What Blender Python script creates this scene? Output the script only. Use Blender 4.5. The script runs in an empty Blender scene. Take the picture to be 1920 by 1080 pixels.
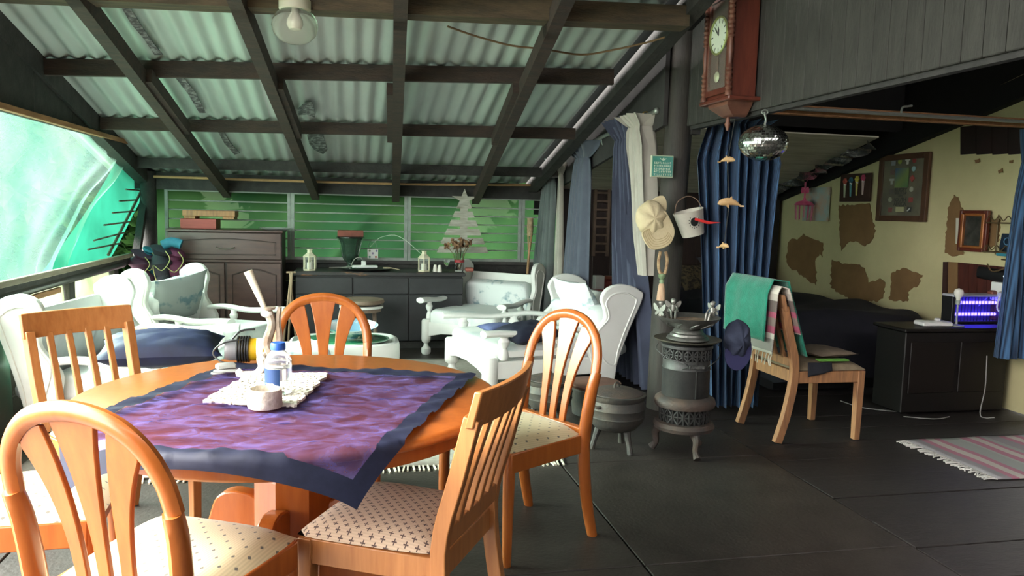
import bpy, bmesh, math, random
from math import sin, cos, pi, radians as R, atan2, sqrt
from mathutils import Vector as V, Matrix
random.seed(7)
SC = bpy.context.scene
COL = SC.collection

# ------------------------------------------------------------------ camera
FPX, CAMH = 1450.0, 1.35
yaw, pit, rol = R(12.07), R(-5.8), 0.025
fw = V((sin(yaw)*cos(pit), cos(yaw)*cos(pit), sin(pit)))
rt0 = V((cos(yaw), -sin(yaw), 0)); up0 = rt0.cross(fw)
rt = rt0*cos(rol) + up0*sin(rol); up = up0*cos(rol) - rt0*sin(rol)
CO = V((0, 0, CAMH))
cam = bpy.data.objects.new('camera', bpy.data.cameras.new('camera'))
cam.matrix_world = Matrix(((rt.x, up.x, -fw.x, CO.x), (rt.y, up.y, -fw.y, CO.y), (rt.z, up.z, -fw.z, CO.z), (0, 0, 0, 1)))
cam.data.sensor_width = 36; cam.data.lens = FPX*36/1920; cam.data.clip_end = 300
COL.objects.link(cam); SC.camera = cam

# ------------------------------------------------------------------ light
SC.view_settings.view_transform = 'Standard'; SC.view_settings.look = 'None'
SC.view_settings.gamma = 1; SC.view_settings.use_curve_mapping = False
SC.view_settings.exposure = 2.75
W = bpy.data.worlds.new('world'); SC.world = W; W.use_nodes = True
W.node_tree.nodes['Background'].inputs[0].default_value = (1.0, .972, .93, 1)
W.node_tree.nodes['Background'].inputs[1].default_value = 2.2
sun = bpy.data.objects.new('sun', bpy.data.lights.new('sun', 'SUN'))
sun.data.energy = 5.0; sun.data.angle = R(50); sun.data.color = (1, .97, .9)
sun.rotation_euler = V((0.82, -0.25, -0.62)).to_track_quat('-Z', 'Y').to_euler()
COL.objects.link(sun)
def portal(name, loc, d, sx, sy):
    l = bpy.data.lights.new(name, 'AREA'); l.shape = 'RECTANGLE'; l.size = sx; l.size_y = sy
    l.cycles.is_portal = True
    o = bpy.data.objects.new(name, l); o.location = loc
    o.rotation_euler = V(d).to_track_quat('-Z', 'Y').to_euler(); COL.objects.link(o)
portal('portal_left', (-2.05, 3.6, 1.25), (1, 0, 0), 2.6, 9)
portal('portal_back', (0, 8.35, 1.15), (0, -1, 0), 4.0, .9)

# ------------------------------------------------------------------ pixel helpers (1920x1080)
def ray(px, py): return fw*FPX + rt*(px-960) + up*(540-py)
def onZ(px, py, z=0): d = ray(px, py); return CO + d*((z-CAMH)/d.z)
def onY(px, py, y): d = ray(px, py); return CO + d*(y/d.y)
def onX(px, py, x): d = ray(px, py); return CO + d*(x/d.x)
RS, RZ0 = 0.244, 3.548
def roofz(y): return RZ0 - RS*y
def onR(px, py): d = ray(px, py); return CO + d*((RZ0-CAMH)/(d.z+RS*d.y))

# ------------------------------------------------------------------ mesh helpers
def TM(loc=(0, 0, 0), rz=0, rx=0, ry=0, s=None):
    m = Matrix.Translation(V(loc)) @ Matrix.Rotation(rz, 4, 'Z') @ Matrix.Rotation(ry, 4, 'Y') @ Matrix.Rotation(rx, 4, 'X')
    if s is not None: m = m @ Matrix.Diagonal((*s, 1))
    return m
class MB:
    def __init__(s): s.v = []; s.f = []
    def add(s, vs, fs, m=None):
        b = len(s.v)
        s.v += [(m @ V(p)) if m is not None else V(p) for p in vs]
        s.f += [[i+b for i in f] for f in fs]; return s
    def box(s, c, d, m=None, ch=0.0):
        x, y, z = d[0]/2, d[1]/2, d[2]/2; c = V(c)
        if ch <= 0:
            vs = [c+V((a*x, b*y, e*z)) for e in (-1, 1) for a, b in ((-1, -1), (1, -1), (1, 1), (-1, 1))]
            fs = [[3, 2, 1, 0], [4, 5, 6, 7], [0, 1, 5, 4], [1, 2, 6, 5], [2, 3, 7, 6], [3, 0, 4, 7]]
            return s.add(vs, fs, m)
        ch = min(ch, x*.9, y*.9, z*.9)
        rings = []
        for zz, k in ((-z, 1), (-z+ch, 0), (z-ch, 0), (z, 1)):
            X, Y = x-ch*k, y-ch*k; q = ch*.7 if not k else ch*.5
            rings.append([c+V(p+(zz,)) for p in ((-X+q, -Y), (X-q, -Y), (X, -Y+q), (X, Y-q), (X-q, Y), (-X+q, Y), (-X, Y-q), (-X, -Y+q))])
        return s.loft(rings, True, True, m)
    def loft(s, rings, closed=True, caps=True, m=None):
        n = len(rings[0]); vs = [p for r in rings for p in r]; fs = []
        for i in range(len(rings)-1):
            for j in range(n if closed else n-1):
                k = (j+1) % n
                fs.append([i*n+j, i*n+k, (i+1)*n+k, (i+1)*n+j])
        if caps and closed:
            fs.append(list(range(n))[::-1]); fs.append([(len(rings)-1)*n+j for j in range(n)])
        return s.add(vs, fs, m)
    def tube(s, pts, r, n=8, m=None, flat=None, upv=None, caps=True):
        pts = [V(p) for p in pts]; L = len(pts); rings = []
        u = None
        for i, p in enumerate(pts):
            t = (pts[min(i+1, L-1)]-pts[max(i-1, 0)]).normalized()
            if upv is not None: u = V(upv)
            elif u is None: u = V((0, 0, 1)) if abs(t.z) < .9 else V((1, 0, 0))
            u = (u - t*u.dot(t)).normalized(); w = t.cross(u)
            rr = r[i] if isinstance(r, (list, tuple)) else r
            ru, rw = rr if isinstance(rr, (list, tuple)) else (rr, rr*(flat or 1))
            if n == 4: rings.append([p+u*(a*ru)+w*(b*rw) for a, b in ((-1, -1), (-1, 1), (1, 1), (1, -1))])
            else: rings.append([p+u*(ru*cos(2*pi*k/n))+w*(rw*sin(2*pi*k/n)) for k in range(n)])
        return s.loft(rings, True, caps, m)
    def lathe(s, prof, n=24, m=None, c=(0, 0, 0), caps=True):
        c = V(c)
        return s.loft([[c+V((r*cos(2*pi*k/n), r*sin(2*pi*k/n), z)) for k in range(n)] for r, z in prof], True, caps, m)
    def prism(s, poly, t, m=None):          # poly in local xy, extruded to z in [-t/2, t/2]
        n = len(poly)
        vs = [(x, y, -t/2) for x, y in poly]+[(x, y, t/2) for x, y in poly]
        fs = [list(range(n))[::-1], list(range(n, 2*n))]+[[i, (i+1) % n, n+(i+1) % n, n+i] for i in range(n)]
        return s.add(vs, fs, m)
    def grid(s, fn, nu, nv, m=None):
        vs = [fn(i/nu, j/nv) for j in range(nv+1) for i in range(nu+1)]
        fs = [[j*(nu+1)+i, j*(nu+1)+i+1, (j+1)*(nu+1)+i+1, (j+1)*(nu+1)+i] for j in range(nv) for i in range(nu)]
        return s.add(vs, fs, m)
    def ball(s, c, r, nu=16, nv=10, m=None):
        r = (r, r, r) if not isinstance(r, (list, tuple)) else r
        pr = [(max(.001, sin(pi*j/nv)), -cos(pi*j/nv)) for j in range(nv+1)]
        return s.loft([[V(c)+V((a*r[0]*cos(2*pi*k/nu), a*r[1]*sin(2*pi*k/nu), b*r[2])) for k in range(nu)] for a, b in pr], True, True, m)
    def mesh(s, name, smooth=True, ang=.7):
        me = bpy.data.meshes.new(name); me.from_pydata([tuple(p) for p in s.v], [], s.f)
        bm = bmesh.new(); bm.from_mesh(me); bmesh.ops.recalc_face_normals(bm, faces=bm.faces); bm.to_mesh(me); bm.free()
        if smooth: me.shade_smooth(); me.set_sharp_from_angle(angle=ang)
        return me
    def build(s, name, mat, parent=None, smooth=True, ang=.7, label=None, loc=None, bevel=0, solid=0, sub=0):
        me = s.mesh(name, smooth, ang); me.materials.append(mat)
        o = bpy.data.objects.new(name, me); COL.objects.link(o)
        if parent is not None: o.parent = parent
        if loc is not None: o.location = loc
        if label: o['label'] = label
        if solid: md = o.modifiers.new('s', 'SOLIDIFY'); md.thickness = solid; md.offset = 0
        if sub: md = o.modifiers.new('u', 'SUBSURF'); md.levels = sub; md.render_levels = sub
        if bevel: md = o.modifiers.new('b', 'BEVEL'); md.width = bevel; md.segments = 2; md.limit_method = 'ANGLE'
        return o
def tag(o, label, cat, group=None):
    o['label'] = label; o['category'] = cat
    if group: o['group'] = group
    return o
def thing(name, label, cat, loc=(0, 0, 0), rz=0, group=None):
    o = bpy.data.objects.new(name, None); COL.objects.link(o); o.location = loc; o.rotation_euler = (0, 0, rz)
    o.empty_display_size = .1
    return tag(o, label, cat, group)
def struct(o): o['kind'] = 'structure'; return o
def part(name, me, mat, parent, loc=(0, 0, 0), rot=(0, 0, 0)):   # an object that shares mesh data
    if not me.materials: me.materials.append(mat)
    o = bpy.data.objects.new(name, me); COL.objects.link(o); o.parent = parent; o.location = loc; o.rotation_euler = rot
    return o
def dup(root, loc, rz, label):
    r = root.copy(); COL.objects.link(r); r.location = loc; r.rotation_euler = (0, 0, rz); r['label'] = label
    for ch in list(root.children):
        c = ch.copy(); COL.objects.link(c); c.parent = r
        for g in ch.children:
            d = g.copy(); COL.objects.link(d); d.parent = c
    return r
def catmull(ps, n=6, closed=False):
    ps = [V(p) for p in ps]; out = []; L = len(ps)
    for i in range(L if closed else L-1):
        if closed: a, b, c, d = (ps[(i+k) % L] for k in (-1, 0, 1, 2))
        else: a, b, c, d = ps[max(i-1, 0)], ps[i], ps[i+1], ps[min(i+2, L-1)]
        for k in range(n):
            t = k/n; out.append(.5*((2*b)+(c-a)*t+(2*a-5*b+4*c-d)*t*t+(3*b-a-3*c+d)*t**3))
    if not closed: out.append(ps[-1])
    return out
def cm2(ps, n=6, closed=True): return [(p.x, p.y) for p in catmull([(x, y, 0) for x, y in ps], n, closed)]
def noise(x, y, k=0):
    return sin(x*1.7+k)*cos(y*2.3-k*1.3)+.5*sin(x*4.1-y*3.3+k*2.1)+.25*sin(x*9.2+y*7.7+k)

# ------------------------------------------------------------------ materials
MATS = {}
class NT:
    def __init__(s, name):
        s.m = bpy.data.materials.new(name); s.m.use_nodes = True; s.t = s.m.node_tree; s.n = s.t.nodes; s.l = s.t.links
        s.b = s.n['Principled BSDF']; s.o = s.n['Material Output']
    def node(s, t, ins=None, **kw):
        n = s.n.new(t)
        for k, v in kw.items(): setattr(n, k, v)
        for k, v in (ins or {}).items():
            if hasattr(v, 'bl_idname') or hasattr(v, 'is_output'): s.l.new(v if hasattr(v, 'is_output') else v.outputs[0], n.inputs[k])
            else: n.inputs[k].default_value = v
        return n
    def link(s, a, b): s.l.new(a, b)
    def math(s, op, a, b=None):
        return s.node('ShaderNodeMath', {0: a, **({1: b} if b is not None else {})}, operation=op).outputs[0]
    def coord(s, sc=(1, 1, 1), kind='Object'):
        tc = s.node('ShaderNodeTexCoord')
        mp = s.node('ShaderNodeMapping', {'Vector': tc.outputs[kind], 'Scale': sc}); return mp.outputs[0]
    def mix(s, f, a, b):
        n = s.node('ShaderNodeMix', data_type='RGBA')
        for i, v in ((0, f), (6, a), (7, b)):
            if hasattr(v, 'is_output'): s.link(v, n.inputs[i])
            else: n.inputs[i].default_value = v if i == 0 else (*v, 1)
        return n.outputs[2]
def M(name, col, rough=.6, col2=None, scale=6., bump=0., bscale=60., metal=0., stretch=(1, 1, 1), coat=0., spec=.5, sheen=0., lo=.35, hi=.65, emit=None, detail=5):
    if name in MATS: return MATS[name]
    t = NT(name); b = t.b
    b.inputs['Base Color'].default_value = (*col, 1); b.inputs['Roughness'].default_value = rough
    b.inputs['Metallic'].default_value = metal; b.inputs['Coat Weight'].default_value = coat; b.inputs['Coat Roughness'].default_value = .15
    b.inputs['Specular IOR Level'].default_value = spec; b.inputs['Sheen Weight'].default_value = sheen
    if col2 is not None or bump: co = t.coord(stretch)
    if col2 is not None:
        nz = t.node('ShaderNodeTexNoise', {'Vector': co, 'Scale': scale, 'Detail': detail, 'Roughness': .6})
        rp = t.node('ShaderNodeMapRange', {'Value': nz.outputs[0], 'From Min': lo, 'From Max': hi})
        t.link(t.mix(rp.outputs[0], col, col2), b.inputs['Base Color'])
    if bump:
        nb = t.node('ShaderNodeTexNoise', {'Vector': co, 'Scale': bscale, 'Detail': 4})
        bp = t.node('ShaderNodeBump', {'Height': nb.outputs[0], 'Strength': bump, 'Distance': .01})
        t.link(bp.outputs[0], b.inputs['Normal'])
    if emit: b.inputs['Emission Color'].default_value = (*emit[:3], 1); b.inputs['Emission Strength'].default_value = emit[3]
    MATS[name] = t.m; return t.m
def sheer(name, col, transp, transl=.5, col2=None, scale=3., rough=.8, tcol=(1, 1, 1), gloss=0.):
    """thin cloth or plastic sheet: diffuse + translucent, partly see-through"""
    t = NT(name); t.n.remove(t.b); c = (*col, 1)
    cs = None
    if col2:
        nz = t.node('ShaderNodeTexNoise', {'Vector': t.coord(), 'Scale': scale, 'Detail': 5})
        rp = t.node('ShaderNodeMapRange', {'Value': nz.outputs[0], 'From Min': .38, 'From Max': .62}); cs = t.mix(rp.outputs[0], col, col2)
    d = t.node('ShaderNodeBsdfDiffuse', {'Color': c}); tr = t.node('ShaderNodeBsdfTranslucent', {'Color': c})
    if cs: t.link(cs, d.inputs[0]); t.link(cs, tr.inputs[0])
    m1 = t.node('ShaderNodeMixShader', {0: transl, 1: d, 2: tr}); last = m1
    if gloss:
        g = t.node('ShaderNodeBsdfGlossy', {'Color': (1, 1, 1, 1), 'Roughness': .25}); last = t.node('ShaderNodeMixShader', {0: gloss, 1: m1, 2: g})
    tp = t.node('ShaderNodeBsdfTransparent', {'Color': (*tcol, 1)})
    m2 = t.node('ShaderNodeMixShader', {0: transp, 1: last, 2: tp}); t.link(m2.outputs[0], t.o.inputs[0])
    MATS[name] = t.m; return t.m
def dotted(name, base, dot, n, size, cross=False):
    t = NT(name); b = t.b; b.inputs['Roughness'].default_value = .85; b.inputs['Sheen Weight'].default_value = .2
    co = t.coord((n, n, 0)); sp = t.node('ShaderNodeSeparateXYZ', {0: co})
    x, y = sp.outputs[0], sp.outputs[1]
    def cell(dx, dy):
        fx = t.math('SUBTRACT', t.math('FRACT', t.math('ADD', x, dx)), .5); fy = t.math('SUBTRACT', t.math('FRACT', t.math('ADD', y, dy)), .5)
        ax, ay = t.math('ABSOLUTE', fx), t.math('ABSOLUTE', fy)
        if not cross: return t.math('LESS_THAN', t.math('ADD', ax, t.math('MULTIPLY', ay, .6)), size)
        thin, far = size*.22, size
        a = t.math('MULTIPLY', t.math('LESS_THAN', ax, thin), t.math('LESS_THAN', ay, far))
        c = t.math('MULTIPLY', t.math('LESS_THAN', ay, thin), t.math('LESS_THAN', ax, far)); return t.math('MAXIMUM', a, c)
    k = t.math('MAXIMUM', cell(10, 10), cell(10.5, 10.5))
    wv = t.node('ShaderNodeTexWave', {'Vector': t.coord(), 'Scale': 45.0, 'Distortion': 0.})
    base2 = t.mix(wv.outputs[1], base, tuple(c*.86 for c in base))
    t.link(t.mix(k, base2, dot), b.inputs['Base Color']); MATS[name] = t.m; return t.m
def striped(name, cols, scale, axis='X', rough=.9, trans=0., noise_s=0.0):
    """bands across one object axis; cols = list of (pos, colour)"""
    t = NT(name); b = t.b; b.inputs['Roughness'].default_value = rough
    co = t.coord((scale,)*3); sp = t.node('ShaderNodeSeparateXYZ', {0: co}); v = sp.outputs['XYZ'.index(axis)]
    fr = t.math('FRACT', t.math('ADD', v, 100.))
    rp = t.node('ShaderNodeValToRGB', {0: fr}); rp.color_ramp.interpolation = 'CONSTANT'
    e = rp.color_ramp.elements
    while len(e) < len(cols): e.new(.5)
    for i, (p, c) in enumerate(cols): e[i].position = p; e[i].color = (*c, 1)
    t.link(rp.outputs[0], b.inputs['Base Color']); MATS[name] = t.m; return t.m
def uvmat(name):
    pass
WOODO = M('orange_wood', (.44, .125, .022), .32, (.33, .080, .012), 5, stretch=(7, 7, .8), coat=.35, lo=.3, hi=.75)
WOODL = M('light_wood', (.42, .17, .05), .42, (.30, .105, .027), 6, stretch=(9, 9, .7), coat=.15, lo=.3, hi=.75)
WOODG = M('worn_wood', (.42, .20, .085), .6, (.25, .12, .06), 7, stretch=(8, 8, .8))
BLACKW = M('black_timber', (.022, .021, .021), .75, (.045, .042, .04), 5, .3, 30, stretch=(2, 2, 2))
BROWNB = M('brown_beam', (.060, .036, .028), .75, (.030, .021, .019), 6, .4, 40, stretch=(.8, 5, 5))
ROUGHB = M('olive_beam', (.12, .085, .05), .8, (.06, .045, .03), 6, .4, 40, stretch=(.8, 5, 5))
ORANGEB = M('orange_beam', (.40, .19, .08), .7, (.26, .12, .05), 5, .2, 40, stretch=(4, .8, 4))
WHITEP = M('white_paint', (.86, .86, .83), .42, (.80, .80, .77), 4, coat=.1)
NAVY = M('navy_cloth', (.020, .026, .075), .75, (.03, .036, .10), 12, sheen=.3)
BLACK = M('black_plastic', (.012, .012, .013), .4)
WHITEPL = M('white_plastic', (.82, .82, .80), .35)
STEEL = M('grey_steel', (.34, .37, .34), .55, (.24, .26, .24), 9)
IRON = M('cast_iron', (.055, .055, .055), .6, (.10, .085, .07), 10, .3, 60, metal=.35)
RUST = M('rusty_iron', (.105, .07, .055), .7, (.06, .05, .048), 10, .3, 60, metal=.2)
BRASS = M('brass', (.65, .45, .14), .3, metal=1.)
CREAM = M('cream_paint', (.60, .54, .30), .85, (.55, .49, .27), 3, .15, 25)
GLASS = NT('clear_glass'); GLASS.b.inputs['Transmission Weight'].default_value = 1; GLASS.b.inputs['Roughness'].default_value = .03; GLASS.b.inputs['IOR'].default_value = 1.3; GLASS = GLASS.m

# ================================================================== the setting
XL, XR, YB, XC = -1.86, 2.2, 7.9, 4.7
# floor: panels on the veranda side, boards in the dark room
FLOORM = M('dark_floor', (.022, .017, .015), .47, (.042, .033, .029), 7, .25, 50, lo=.3, hi=.75)
FLOORB = M('dark_boards', (.013, .010, .010), .55, (.030, .022, .021), 8, .3, 50, stretch=(.6, 3, 3), lo=.3, hi=.75)
fl = struct(MB().box((1.4, 2.6, -.06), (7.2, 11.4, .08)).build('floor', BLACKW))
xs = [-2.1, -1.26, -.07, 1.12, 2.3]; ys = [-2.9, -2.12, -.92, .28, 1.48, 2.68, 3.88, 5.08, 6.28, 8.1]
for i in range(4):
    for j in range(9):
        a, b, c, d = xs[i], xs[i+1], ys[j], ys[j+1]
        MB().box(((a+b)/2, (c+d)/2, -.012), (b-a-.008, d-c-.006, .024), ch=.003).build('floor_panel', FLOORM, fl, False)
bmsh = MB().box((0, 0, -.012), (2.48, .276, .020), ch=.002).mesh('floor_board', False)
for j in range(40):
    part('floor_board', bmsh, FLOORB, fl, (3.55, -2.8+j*.28, random.uniform(-.004, 0)))

# roof: corrugated sheets, purlins, rafters
ce = bpy.data.objects.new('ceiling', None); COL.objects.link(ce); struct(ce)
SHEET = [M('roof_iron_'+k, c, .5, c2, 3, .1, 60, metal=.15, stretch=(1, .25, 1)) for k, c, c2 in
         (('a', (.52, .57, .55), (.45, .48, .48)), ('b', (.55, .63, .59), (.48, .55, .52)), ('c', (.52, .53, .53), (.45, .46, .46)))]
def sheet_mesh(w, y0, y1):
    n = int(w/.012); b = MB()
    b.grid(lambda u, v: (u*w, y0+(y1-y0)*v, roofz(y0+(y1-y0)*v)+.013*sin(2*pi*u*w/.112)), n, 2)
    return b.mesh('corrugated_sheet', True, 3)
me0 = sheet_mesh(.80, 4.2, 8.35); me1 = sheet_mesh(.80, -2.8, 4.35)
for i in range(5):
    for k, me in enumerate((me0, me1)):
        m = me.copy() if i else me
        m.materials.clear()
        part('corrugated_sheet', m, SHEET[(i+k) % 3], ce, (-2.18+i*.784, 0, .002*i+(.012 if k else 0)))
def purlin(x0, y0, x1, y1, mat, w=.05, h=.11, drop=.014, name='purlin'):
    a, b = V((x0, y0, roofz(y0)-drop-h/2)), V((x1, y1, roofz(y1)-drop-h/2))
    MB().tube([a, b], [(h/2, w/2)]*2, 4, upv=(0, 0, 1)).build(name, mat, ce, False)
purlin(-1.93, 5.44, 1.74, 5.06, BROWNB, h=.10)
purlin(-1.82, 6.44, 1.83, 6.19, BROWNB, h=.09)
purlin(-1.82, 7.42, 1.98, 7.28, BLACKW, h=.09)
purlin(-1.95, 7.86, 2.0, 7.86, BLACKW, h=.16, w=.09)
for y in (3.2, 2.0, .8, -.6, -2.0): purlin(-2.0, y, 2.1, y, BROWNB)
# the large tie beam at the top of the view
a = onR(0, -12); b = onR(1262, 2)
MB().tube([(-2.0, 4.42, roofz(4.42)-.10), (1.84, 4.16, roofz(4.16)-.10)], [(.055, .07)]*2, 4, upv=(0, 0, 1)).build('tie_beam', ROUGHB, ce, False)
for x0, x1 in ((-1.29, -1.14), (-.52, -.31), (.285, .475), (1.11, 1.29)):
    k = (x1-x0)/3.4
    def rp(y, d): return V((x0+k*(y-4.55), y, roofz(y)-d))
    MB().tube([rp(4.2, .165), rp(7.95, .165)], [(.05, .036)]*2, 4, upv=(0, 0, 1)).build('rafter', BROWNB, ce, False)
    MB().tube([rp(2.0, .165), rp(4.3, .165)], [(.05, .036)]*2, 4, upv=(0, 0, 1)).build('rafter', BROWNB, ce, False)
    q0, q1 = (5.25, 6.2) if x0 < 1 else (5.1, 6.15)
    o = V((-.055 if x0 > .2 else .05, 0, .0))
    MB().tube([rp(q0, .15)+o, rp(q1, .15)+o], [(.042, .022)]*2, 4, upv=(0, 0, 1)).build('splice_block', BROWNB, ce, False)
# edge rafter on the right and tar patches on the iron
MB().tube([(1.86, 3.6, roofz(3.6)-.05), (1.86, 8.0, roofz(8)-.05)], [(.06, .045)]*2, 4, upv=(0, 0, 1)).build('rafter', BLACKW, ce, False)
MB().tube([(-1.93, 3.2, roofz(3.2)-.07), (-1.86, 8.0, roofz(8)-.07)], [(.07, .05)]*2, 4, upv=(0, 0, 1)).build('rafter', BLACKW, ce, False)
TAR = M('tar_patch', (.10, .10, .105), .7, (.45, .47, .46), 28, .5, 60, lo=.45, hi=.7)
def roofpatch(pxs):
    ps = [onR(*p) for p in pxs]
    c = sum(ps, V())/len(ps)
    MB().prism([(p.x-c.x, p.y-c.y) for p in ps], .006, Matrix.Translation(c-V((0, 0, .024))) @ Matrix.Rotation(-math.atan(RS), 4, 'X')).build('tar_patch', TAR, ce, False)
roofpatch([(225, 0), (240, 0), (265, 40), (285, 70), (306, 96), (290, 96), (270, 65), (245, 35)])
roofpatch([(318, 124), (332, 124), (366, 165), (386, 206), (374, 206), (352, 168)])
roofpatch([(403, 230), (414, 232), (432, 262), (450, 282), (440, 285), (420, 262)])
roofpatch([(558, 198), (572, 186), (585, 184), (592, 206), (590, 214), (575, 208), (560, 210)])
roofpatch([(576, 248), (588, 240), (604, 242), (614, 276), (606, 284), (590, 276), (580, 264)])
# dark roof over the bedroom, white boards beyond
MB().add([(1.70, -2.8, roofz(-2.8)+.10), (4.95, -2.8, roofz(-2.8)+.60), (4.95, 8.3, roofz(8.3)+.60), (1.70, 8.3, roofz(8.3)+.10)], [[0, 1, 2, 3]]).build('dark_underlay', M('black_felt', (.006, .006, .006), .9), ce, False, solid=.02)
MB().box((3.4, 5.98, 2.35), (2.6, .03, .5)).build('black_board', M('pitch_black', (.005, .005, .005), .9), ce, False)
CEILW = M('ceiling_board', (.78, .76, .64), .8, (.52, .49, .38), 4, .1, 30, stretch=(.5, 5, 1), lo=.4, hi=.75)
for j in range(4):
    y0 = 6.0+j*.48; y1 = y0+.475
    MB().add([(2.15, y0, roofz(y0)-.03-.004*(j % 2)), (4.50, y0, roofz(y0)-.03), (4.50, y1, roofz(y1)-.03), (2.15, y1, roofz(y1)-.03)], [[0, 1, 2, 3]]).build('ceiling_board', CEILW, ce, False, solid=.012)

# ---- walls
def wall(name, mb, mat): return struct(mb.build(name, mat, smooth=False))
# back wall: low boards, head beam, dark bedroom part
wb = bpy.data.objects.new('wall_back', None); COL.objects.link(wb); struct(wb)
for j in range(4):
    MB().box((0.15, YB, .10+j*.2), (4.1, .04, .195), ch=.004).build('plank', BLACKW, wb, False)
MB().box((.15, YB-.01, .79), (4.1, .09, .035), ch=.004).build('sill', M('sill_timber', (.07, .065, .06), .7, (.045, .04, .04), 6), wb, False)
MB().box((.15, YB-.02, 1.555), (4.1, .08, .10), ch=.004).build('head_beam', BLACKW, wb, False)
DKRED = M('dark_stained_board', (.030, .016, .013), .6, (.018, .010, .009), 6, stretch=(6, 6, .7))
for j in range(13):
    MB().box((2.27+j*.2, YB+.04, .95), (.196, .03, 1.9)).build('plank', DKRED, wb, False)
def slat_frame(x0, x1, z0, z1, n, name):
    t = thing('louvre_panel', {'a': 'pale louvred panel on the dark wall between blue curtain and bed', 'b': 'dim louvred panel on the back wall seen between the grey curtains'}[name[-1]], 'louvre', ((x0+x1)/2, YB-.0, z0))
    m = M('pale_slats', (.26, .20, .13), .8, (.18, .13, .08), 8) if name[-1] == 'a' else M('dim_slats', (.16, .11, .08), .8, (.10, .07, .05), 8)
    h = z1-z0; w = x1-x0
    for s in (-1, 1): MB().box((s*(w/2-.015), 0, h/2), (.03, .04, h)).build('stile', m, t, False)
    me = MB().box((0, 0, 0), (w-.06, .03, .022)).mesh('slat', False)
    for k in range(n): part('slat', me, m, t, (0, -.005, (k+.5)*h/n))
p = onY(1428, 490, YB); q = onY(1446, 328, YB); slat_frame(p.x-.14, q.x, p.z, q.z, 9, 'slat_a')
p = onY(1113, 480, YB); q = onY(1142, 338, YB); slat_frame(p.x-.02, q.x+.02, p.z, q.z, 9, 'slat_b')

# steel windows with burglar bars
def steel_window(i, px0, px1, bars):
    a, b = onY(px0, 355, YB-.02), onY(px1, 365, YB-.02); z0, z1 = .805, 1.475
    x0, x1 = a.x, b.x; w = x1-x0; h = z1-z0
    t = bpy.data.objects.new('window_%d' % i, None); COL.objects.link(t); struct(t); t.location = ((x0+x1)/2, YB-.03, z0)
    f = MB(); k = .03
    for s in (-1, 1): f.box((s*(w/2-k/2), 0, h/2), (k, .035, h))
    for z in (k/2, h-k/2): f.box((0, 0, z), (w-2*k, .035, k))
    f.build('window_frame', STEEL, t, False)
    me = MB().tube([(-w/2+k, 0, 0), (w/2-k, 0, 0)], .0065, 6).mesh('bar')
    for j in range(bars): part('bar', me, STEEL, t, (0, .005, k+(j+1)*(h-2*k)/(bars+1)))
steel_window(1, 309, 545, 6); steel_window(2, 546, 764, 6); steel_window(3, 765, 978, 6); steel_window(4, 979, 1040, 6)
# cane pole under the roof
p, q = onY(288, 331, 7.72), onY(1014, 347, 7.72)
tag(MB().tube(catmull([p, p.lerp(q, .3)-V((0, 0, .012)), p.lerp(q, .65)-V((0, 0, .02)), q], 6), .012, 8).build('cane_pole', M('cane', (.50, .30, .14), .5, (.40, .22, .1), 10)), 'long thin tan cane fixed below the roof along the back windows', 'pole')

# left wall: low boards, posts, sill, upper beam, black gable boards
wl = bpy.data.objects.new('wall_left', None); COL.objects.link(wl); struct(wl)
for j in range(2): MB().box((XL, 5.4, .12+j*.23), (.04, 5.2, .225), ch=.004).build('plank', BLACKW, wl, False)
MB().box((XL, 5.4, .835), (.09, 5.2, .06), ch=.005).build('sill', BLACKW, wl, False)
MB().box((XL+.06, 5.5, .885), (.03, 3.2, .035), ch=.004).build('sill_lath', M('grey_lath', (.34, .29, .22), .8, (.24, .2, .15), 8, stretch=(4, .6, 4)), wl, False)
MB().tube([(XL+.03, 2.8, .80), (XL+.03, 6.95, .815)], .028, 10).build('rail', M('black_pipe', (.05, .052, .056), .35), wl)
MB().box((XL+.052, 5.12, .765), (.02, .62, .035), ch=.003).build('lath', ORANGEB, wl, False)
for y in (4.5, 5.72, 6.75): MB().box((XL, y, .66), (.07, .11, .36), ch=.004).build('stud', BLACKW, wl, False)
MB().box((XL+.03, 5.2, 1.835), (.04, 4.4, .035), ch=.003).build('lath', ORANGEB, wl, False)
MB().grid(lambda u, v: (XL+.05+.02*sin(14*u+2*v), 4.0+.62*u, .05+.70*v), 20, 8).build('hanging_tarp', sheer('grey_teal_tarp', (.10, .20, .17), .0, .3, (.20, .21, .19), 3.), wl)
nb = 8
for j in range(nb):                                                   # gable boards follow the roof
    y0 = 2.6+j*(YB+.1-2.6)/nb; y1 = 2.6+(j+1)*(YB+.1-2.6)/nb-.006
    z0 = 1.82
    MB().add([(XL-.02, y0, z0), (XL-.02, y1, min(z0, roofz(y1)-.05)), (XL-.02, y1, roofz(y1)+.0), (XL-.02, y0, roofz(y0)+.0)], [[0, 1, 2, 3]]).build('gable_board', BLACKW, wl, False, solid=.025)
for (x, y, z1) in ((XL-.02, 7.82, 1.62), (XL, 3.0, 2.75), (XL, -.2, 3.5)): MB().tube([(x+.06, y, 0), (x+.06, y, z1)], .07, 12).build('post', BLACKW, wl)
a, b = onX(257, 470, XL), onX(274, 352, XL)
MB().tube([a, b], [(.035, .03)]*2, 4).build('brace', BLACKW, wl, False)

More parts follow.
